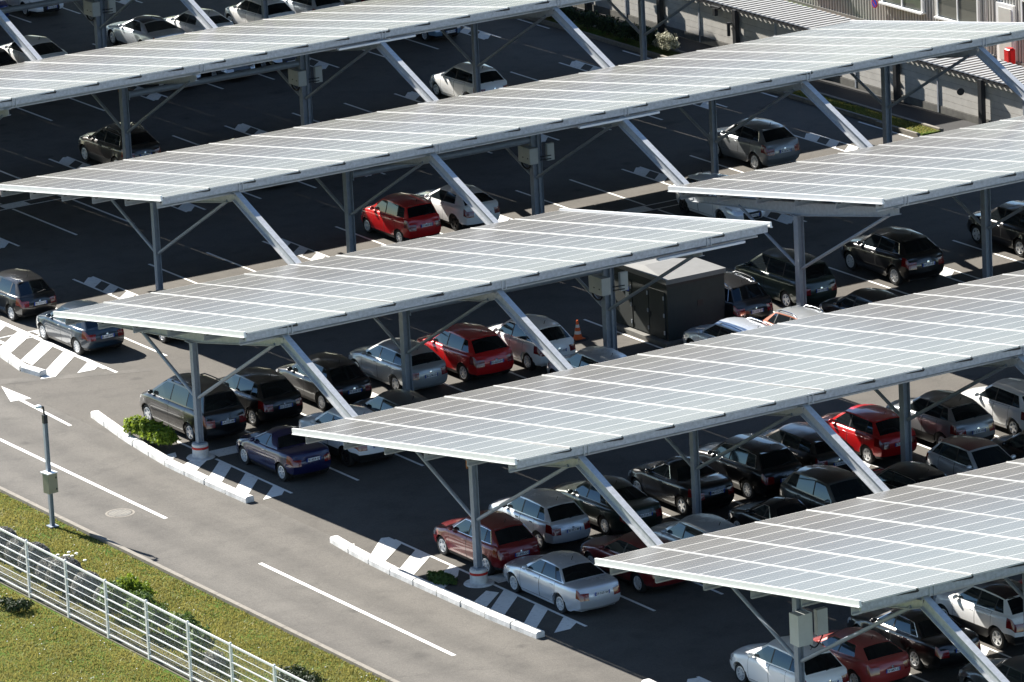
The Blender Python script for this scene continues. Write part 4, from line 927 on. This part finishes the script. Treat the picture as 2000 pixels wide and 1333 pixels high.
# ------------------------------------------------------------------ camera pole by the road
t = thing('camera_pole', 'grey pole with white dome camera and olive control box beside the road', 'camera pole', (-7.21, 13.44, 0))
mb = MB(); mb.prism(I_prof(.12, .12, .012, .012), (0, 0, 0), (0, 0, 3.55), up=(1, 0, 0)); mb.box((0, 0, .01), (.3, .3, .03)); mb.obj('pole', M['steel'], t)
mb = MB(); mb.tube((0, 0, 3.5), (-.02, .02, 3.82), .03, 8); mb.tube((-.02, .02, 3.80), (-.22, -.02, 3.86), .028, 8); mb.box((0, 0, 3.42), (.13, .13, .26)); mb.obj('bracket', M['darksteel'], t)
mb = MB(); mb.lathe([(0, .075), (.05, .07), (.09, .045), (.105, 0), (.10, -.02), (0, -.02)], (-.20, -.03, 3.84), 20); mb.obj('dome_camera', M['trimw'], t, smooth=True)
mb = MB(); mb.box((-.02, -.10, 1.42), (.34, .30, .62), rz=R(8)); mb.obj('control_box', M['olive'], t)
mb = MB(); mb.box((-.03, -.07, 1.745), (.38, .42, .03), rz=R(8)); mb.obj('box_lid', M['trimw'], t)
for z in (1.24, 1.6):
    mb = MB(); mb.box((.10, -.275, z), (.03, .02, .05), rz=R(8)); mb.obj('latch', M['black'], t)

# ------------------------------------------------------------------ transformer hut, cone
HX0, HX1, HY0, HY1, HH = 18.2, 20.5, 17.75, 21.15, 2.26
t = thing('transformer_hut', 'dark transformer hut with pale flat roof and metal doors in the gap between two canopies', 'hut', (HX0, HY0, 0))
w, d = HX1 - HX0, HY1 - HY0
mb = MB(); mb.box((w / 2, d / 2, .07), (w + .5, d + .5, .14)); mb.obj('plinth', M['concrete'], t)
mb = MB(); mb.box((w / 2, d / 2, .14 + (HH - .30) / 2), (w, d, HH - .30)); mb.obj('wall', M['shedwall'], t)
mb = MB(); e = .05; z0, z1 = HH - .16, HH
mb.add([(-e, -e, z0), (w + e, -e, z0), (w + e, d + e, z0), (-e, d + e, z0), (-e, -e, z1), (w + e, -e, z1), (w + e, d + e, z1), (-e, d + e, z1), (.25, d / 2, z1 + .13), (w - .25, d / 2, z1 + .13)],
       [(0, 3, 2, 1), (0, 1, 5, 4), (1, 2, 6, 5), (2, 3, 7, 6), (3, 0, 4, 7), (4, 5, 9, 8), (5, 6, 9), (6, 7, 8, 9), (7, 4, 8)])
mb.obj('roof', M['shedroof'], t)
mb = MB(); mb.box((w / 2, d / 2, HH - .21), (w + .02, d + .02, .10)); mb.obj('eaves_band', M['black'], t)
for y0_, y1_ in ((.12, 1.08), (1.10, 2.06), (2.12, 3.28)):
    mb = MB(); mb.box((-.02, (y0_ + y1_) / 2, 1.0), (.04, y1_ - y0_ - .02, 1.62)); dr = mb.obj('door', M['shedwall'], t)
    for z in (.40, 1.0, 1.60):
        mb = MB(); mb.box((-.055, y0_ + .04, z), (.03, .045, .13)); mb.obj('hinge', M['galv'], dr)
    mb = MB(); mb.tube((-.06, y1_ - .1, 1.0), (-.07, y1_ - .1, .8), .018, 8); mb.obj('handle', M['black'], dr)
mb = MB(); mb.box((-.046, 2.40, 1.50), (.008, .24, .16), 0); mb.box((-.046, 2.40, 1.28), (.008, .2, .2), 1); mb.box((-.046, 2.42, 1.68), (.008, .13, .13), 1); mb.obj('warning_notice', [M['signblue'], M['panelw']], t)
mb = MB(); mb.box((1.3, -.008, 1.25), (.22, .01, .2)); mb.obj('vent', M['black'], t)
t = thing('traffic_cone', 'orange and white traffic cone next to the white hatchback', 'traffic cone', (16.35, 20.5, 0)); t.scale = (.9, .9, .9)
mb = MB(); mb.box((0, 0, .02), (.40, .40, .04)); mb.lathe([(.165, .04), (.13, .2)], n=20); mb.lathe([(.13, .2), (.108, .32)], n=20, mi=1); mb.lathe([(.108, .32), (.082, .45)], n=20); mb.lathe([(.082, .45), (.060, .56)], n=20, mi=1); mb.lathe([(.060, .56), (.03, .72), (0, .725)], n=20); mb.obj('cone_body', [M['orange'], M['trimw']], t, smooth=True, angle=40)
mb = MB(); mb.lathe([(0, .014), (.42, .014), (.44, .0)], n=28); tag(mb.obj('manhole_cover', M['path'], loc=(16.3, 20.55, 0)), 'dark round manhole cover under the traffic cone', 'manhole cover')

# ------------------------------------------------------------------ pale panel wall with pergola, yard, building
t = thing('panel_wall', 'pale panelled wall with thin posts along the walkway at upper right', 'wall', (44.05, 0, 0))
yy = [8.0 + 2.75 * i for i in range(0, 26)]
for i, (a, b) in enumerate(zip(yy[:-1], yy[1:])):
    mb = MB()
    for k in range(6): mb.box((0, (a + b) / 2, .30 + .26 * k + .124), (.05, b - a - .10, .248))
    mb.obj('wall_panel', M['panelw'], t)
    mb = MB(); mb.box((.012, (a + b) / 2, 1.08), (.03, b - a - .10, 1.56)); mb.obj('wall_backing', M['panelgap'], t)
    mb = MB(); mb.box((0, (a + b) / 2, .14), (.09, b - a, .28)); mb.obj('plinth', M['concrete'], t)
for a in yy:
    mb = MB(); mb.box((-.02, a, .93), (.09, .08, 1.80)); mb.obj('wall_post', M['galv'], t)
t = thing('pergola', 'flat pergola of pale slats on charcoal posts running along the pale wall', 'pergola', (43.95, 0, 0))
for i in range(-4, 4):
    y = 46.3 + 5.55 * i
    mb = MB(); mb.box((-.10, y, .93), (.20, .22, 1.86)); mb.obj('post', M['darksteel'], t)
mb = MB(); mb.box((-.05, 44.5, 1.86), (.10, 49, .13)); mb.box((2.1, 44.5, 1.86), (.08, 49, .12)); mb.obj('edge_beam', M['darksteel'], t)
mb = MB(); y = 20.3
while y < 68.8:
    mb.box((1.04, y, 1.90), (2.28, .165, .045), rz=R(0)); y += .335
mb.obj('slats', M['slat'], t)
for i in range(-4, 4):
    mb = MB(); mb.box((1.03, 46.3 + 5.55 * i + 1.5, 1.84), (2.1, .07, .08)); mb.obj('cross_beam', M['darksteel'], t)
for y, lab in ((53.2, 'dark lamp hanging under the pergola eave at upper middle'), (42.4, 'dark lamp hanging under the pergola eave where a brace crosses it'), (58.9, 'dark lamp hanging under the pergola eave near the top edge')):
    q_ = thing('hanging_lamp', lab, 'lamp', (43.78, y, 1.5)); mb = MB(); mb.box((0, 0, .26), (.10, .62, .08)); mb.obj('bracket', M['darksteel'], q_); mb = MB(); mb.box((0, 0, .06), (.16, .16, .30)); mb.obj('lamp_housing', M['darksteel'], q_)
q_ = thing('wall_lamp', 'dark curved wall lamp fixed to a thin post of the pale wall', 'lamp', (43.9, 52.0, 1.15)); mb = MB(); mb.tube((0, 0, .12), (-.3, 0, .16), .03, 8); mb.obj('arm', M['darksteel'], q_); mb = MB(); mb.tube((-.3, 0, .2), (-.3, 0, -.35), .07, 10); mb.obj('lamp_housing', M['darksteel'], q_)
mb = MB(); mb.lathe([(0, -.012), (.135, -.012), (.145, 0), (.135, .012), (0, .012)], n=28, axis='y'); o = mb.obj('round_sign', M['darksteel'], loc=(43.6, 36.2, 1.25)); o.rotation_euler = (0, 0, R(-30)); tag(o, 'round dark sign seen from behind beside a charcoal pergola post', 'sign')

t = thing('office_building', 'low building with white ribbed cladding and wide windows at the top right', 'building', (51.0, 0, 0))
mb = MB(); mb.box((5.05, 50, 2.2), (10, 40, 4.4)); mb.obj('wall', M['cladd'], t)
mb = MB(); y = 30.2
while y < 69.8:
    mb.prism([(-.045, .0), (-.028, .05), (.028, .05), (.045, 0)], (0.05, y, .12), (.05, y, 4.4), up=(-1, 0, 0)); y += .195
mb.obj('cladding_ribs', M['cladw'], t)
mb = MB(); mb.box((5.05, 50, 4.46), (10.3, 40.3, .12)); mb.obj('roof', M['cladd'], t)
mb = MB(); mb.box((.02, 50, .06), (.10, 40, .12)); mb.obj('plinth', M['concrete'], t)
for y0_, y1_, zs_, mu in ((48.86, 51.75, 1.10, 1), (45.05, 47.9, 1.12, 1), (54.6, 57.4, 1.10, 1), (39.3, 42.2, 1.25, 1)):
    zt_ = 2.75; mb = MB(); ym, l = (y0_ + y1_) / 2, y1_ - y0_
    for y in (y0_ + .05, y1_ - .05) + ((ym,) if mu else ()): mb.box((-.03, y, (zs_ + zt_) / 2), (.16, .10 if y != ym else .07, zt_ - zs_))
    mb.box((-.03, ym, zt_ - .045), (.16, l - .2, .09)); fr_ = mb.obj('window', M['winframe'], t)
    for a, b in ((y0_ + .1, ym - .035), (ym + .035, y1_ - .1)):
        mb = MB(); mb.box((-.01, (a + b) / 2, (zs_ + zt_) / 2), (.12, b - a, zt_ - zs_ - .1)); mb.obj('pane', M['winglass'], fr_)
    mb = MB(); mb.box((-.07, ym, zs_ - .03), (.30, l + .08, .07)); mb.obj('sill', M['winframe'], fr_)
mb = MB(); mb.box((-.03, 43.28, 1.18), (.14, 1.14, 2.36)); dr = mb.obj('door', M['winframe'], t)
mb = MB(); mb.box((-.11, 43.25, 1.15), (.03, .82, 2.1)); mb.obj('door_leaf', M['doorw'], dr)
mb = MB(); mb.box((-.15, 43.58, 1.05), (.05, .04, .16)); mb.obj('handle', M['black'], dr)
mb = MB(); mb.tube((-.12, 44.45, .1), (-.12, 44.45, 4.3), .05, 10); mb.obj('downpipe', M['cladw'], t)
t = thing('round_sign', 'round blue no-waiting sign with red rim and slash on the ribbed facade', 'sign', (50.86, 52.15, .98))
mb = MB(); mb.lathe([(0, .0), (.20, .0), (.21, -.01), (.21, -.02), (0, -.02)], n=32, axis='y'); mb.obj('disc', M['signred'], t).rotation_euler = (0, 0, R(-90))
mb = MB(); mb.lathe([(.165, -.02), (.165, -.026), (0, -.026)], n=32, axis='y'); mb.obj('face', M['signblue'], t).rotation_euler = (0, 0, R(-90))
mb = MB(); mb.box((-.030, 0, 0), (.006, .34, .045), M4=Matrix.Rotation(R(45), 3, 'X')); mb.obj('slash', M['signred'], t)
t = thing('fire_hydrant', 'red rounded hydrant cabinet on a short foot by the building door', 'hydrant', (50.2, 42.05, 0))
mb = MB(); mb.tube((0, 0, 0), (0, 0, .2), .08, 12); mb.obj('foot', M['darksteel'], t)
mb = MB(); mb.box((0, 0, .55), (.34, .42, .72)); me_ = mb.mesh('cabinet', [M['redplastic']]); bm = bmesh.new(); bm.from_mesh(me_); bmesh.ops.bevel(bm, geom=bm.edges[:], offset=.07, segments=3, affect='EDGES'); bm.to_mesh(me_); bm.free(); link('cabinet', me_, t)
t = thing('grit_bin', 'red bin with pale red sloping lid at the right edge by the building', 'bin', (50.6, 40.75, 0))
t.scale = (.8, .8, .8)
mb = MB(); mb.prism([(-.32, 0), (.32, 0), (.38, .48), (-.38, .48)], (0, -.45, 0), (0, .45, 0)); mb.obj('bin_body', M['redplastic'], t)
mb = MB(); mb.prism([(-.42, .48), (.42, .48), (.40, .60), (-.3, .72), (-.42, .62)], (0, -.5, 0), (0, .5, 0)); mb.obj('lid', M['redplastic'], t)

# ------------------------------------------------------------------ camera, sun and sky
cam = bpy.data.cameras.new('camera'); co = bpy.data.objects.new('camera', cam); COL.objects.link(co); SC.camera = co
yaw, pit, rol, F = .54199, .27222, -.0514, 11698.34
fw = Vector((math.sin(yaw) * math.cos(pit), math.cos(yaw) * math.cos(pit), -math.sin(pit))); rt = Vector((math.cos(yaw), -math.sin(yaw), 0)); up = rt.cross(fw)
r2 = rt * math.cos(rol) + up * math.sin(rol); u2 = -rt * math.sin(rol) + up * math.cos(rol)
co.matrix_world = Matrix(((r2.x, u2.x, -fw.x, -85.30472), (r2.y, u2.y, -fw.y, -144.02981), (r2.z, u2.z, -fw.z, 54.02562), (0, 0, 0, 1)))
cam.sensor_width = 36; cam.lens = F / 2000 * 36; cam.clip_end = 3000; cam.clip_start = 1
ELEV, AZ = R(36.5), R(-10.5)                       # azimuth measured from +Y towards +X
sd = Vector((math.sin(AZ) * math.cos(ELEV), math.cos(AZ) * math.cos(ELEV), math.sin(ELEV)))
sun = bpy.data.lights.new('sun', 'SUN'); so = bpy.data.objects.new('sun', sun); COL.objects.link(so)
sun.energy = 5.0; sun.angle = R(.53); sun.color = (1., .955, .88); so.rotation_euler = sd.to_track_quat('Z', 'Y').to_euler()
w = bpy.data.worlds.new('World'); SC.world = w; w.use_nodes = True; nt = w.node_tree
sky = nt.nodes.new('ShaderNodeTexSky'); sky.sky_type = 'NISHITA'; sky.sun_disc = False; sky.sun_elevation = ELEV; sky.sun_rotation = AZ; sky.air_density = 1.0; sky.dust_density = .05; sky.ozone_density = 3.0
bg = nt.nodes['Background']; nt.links.new(sky.outputs[0], bg.inputs['Color']); bg.inputs['Strength'].default_value = .055
vs = SC.view_settings; vs.view_transform = 'Standard'; vs.look = 'None'; vs.gamma = 1; vs.exposure = 1.6; vs.use_curve_mapping = False
SC.cycles.max_bounces = 8; SC.cycles.diffuse_bounces = 3; SC.cycles.glossy_bounces = 4
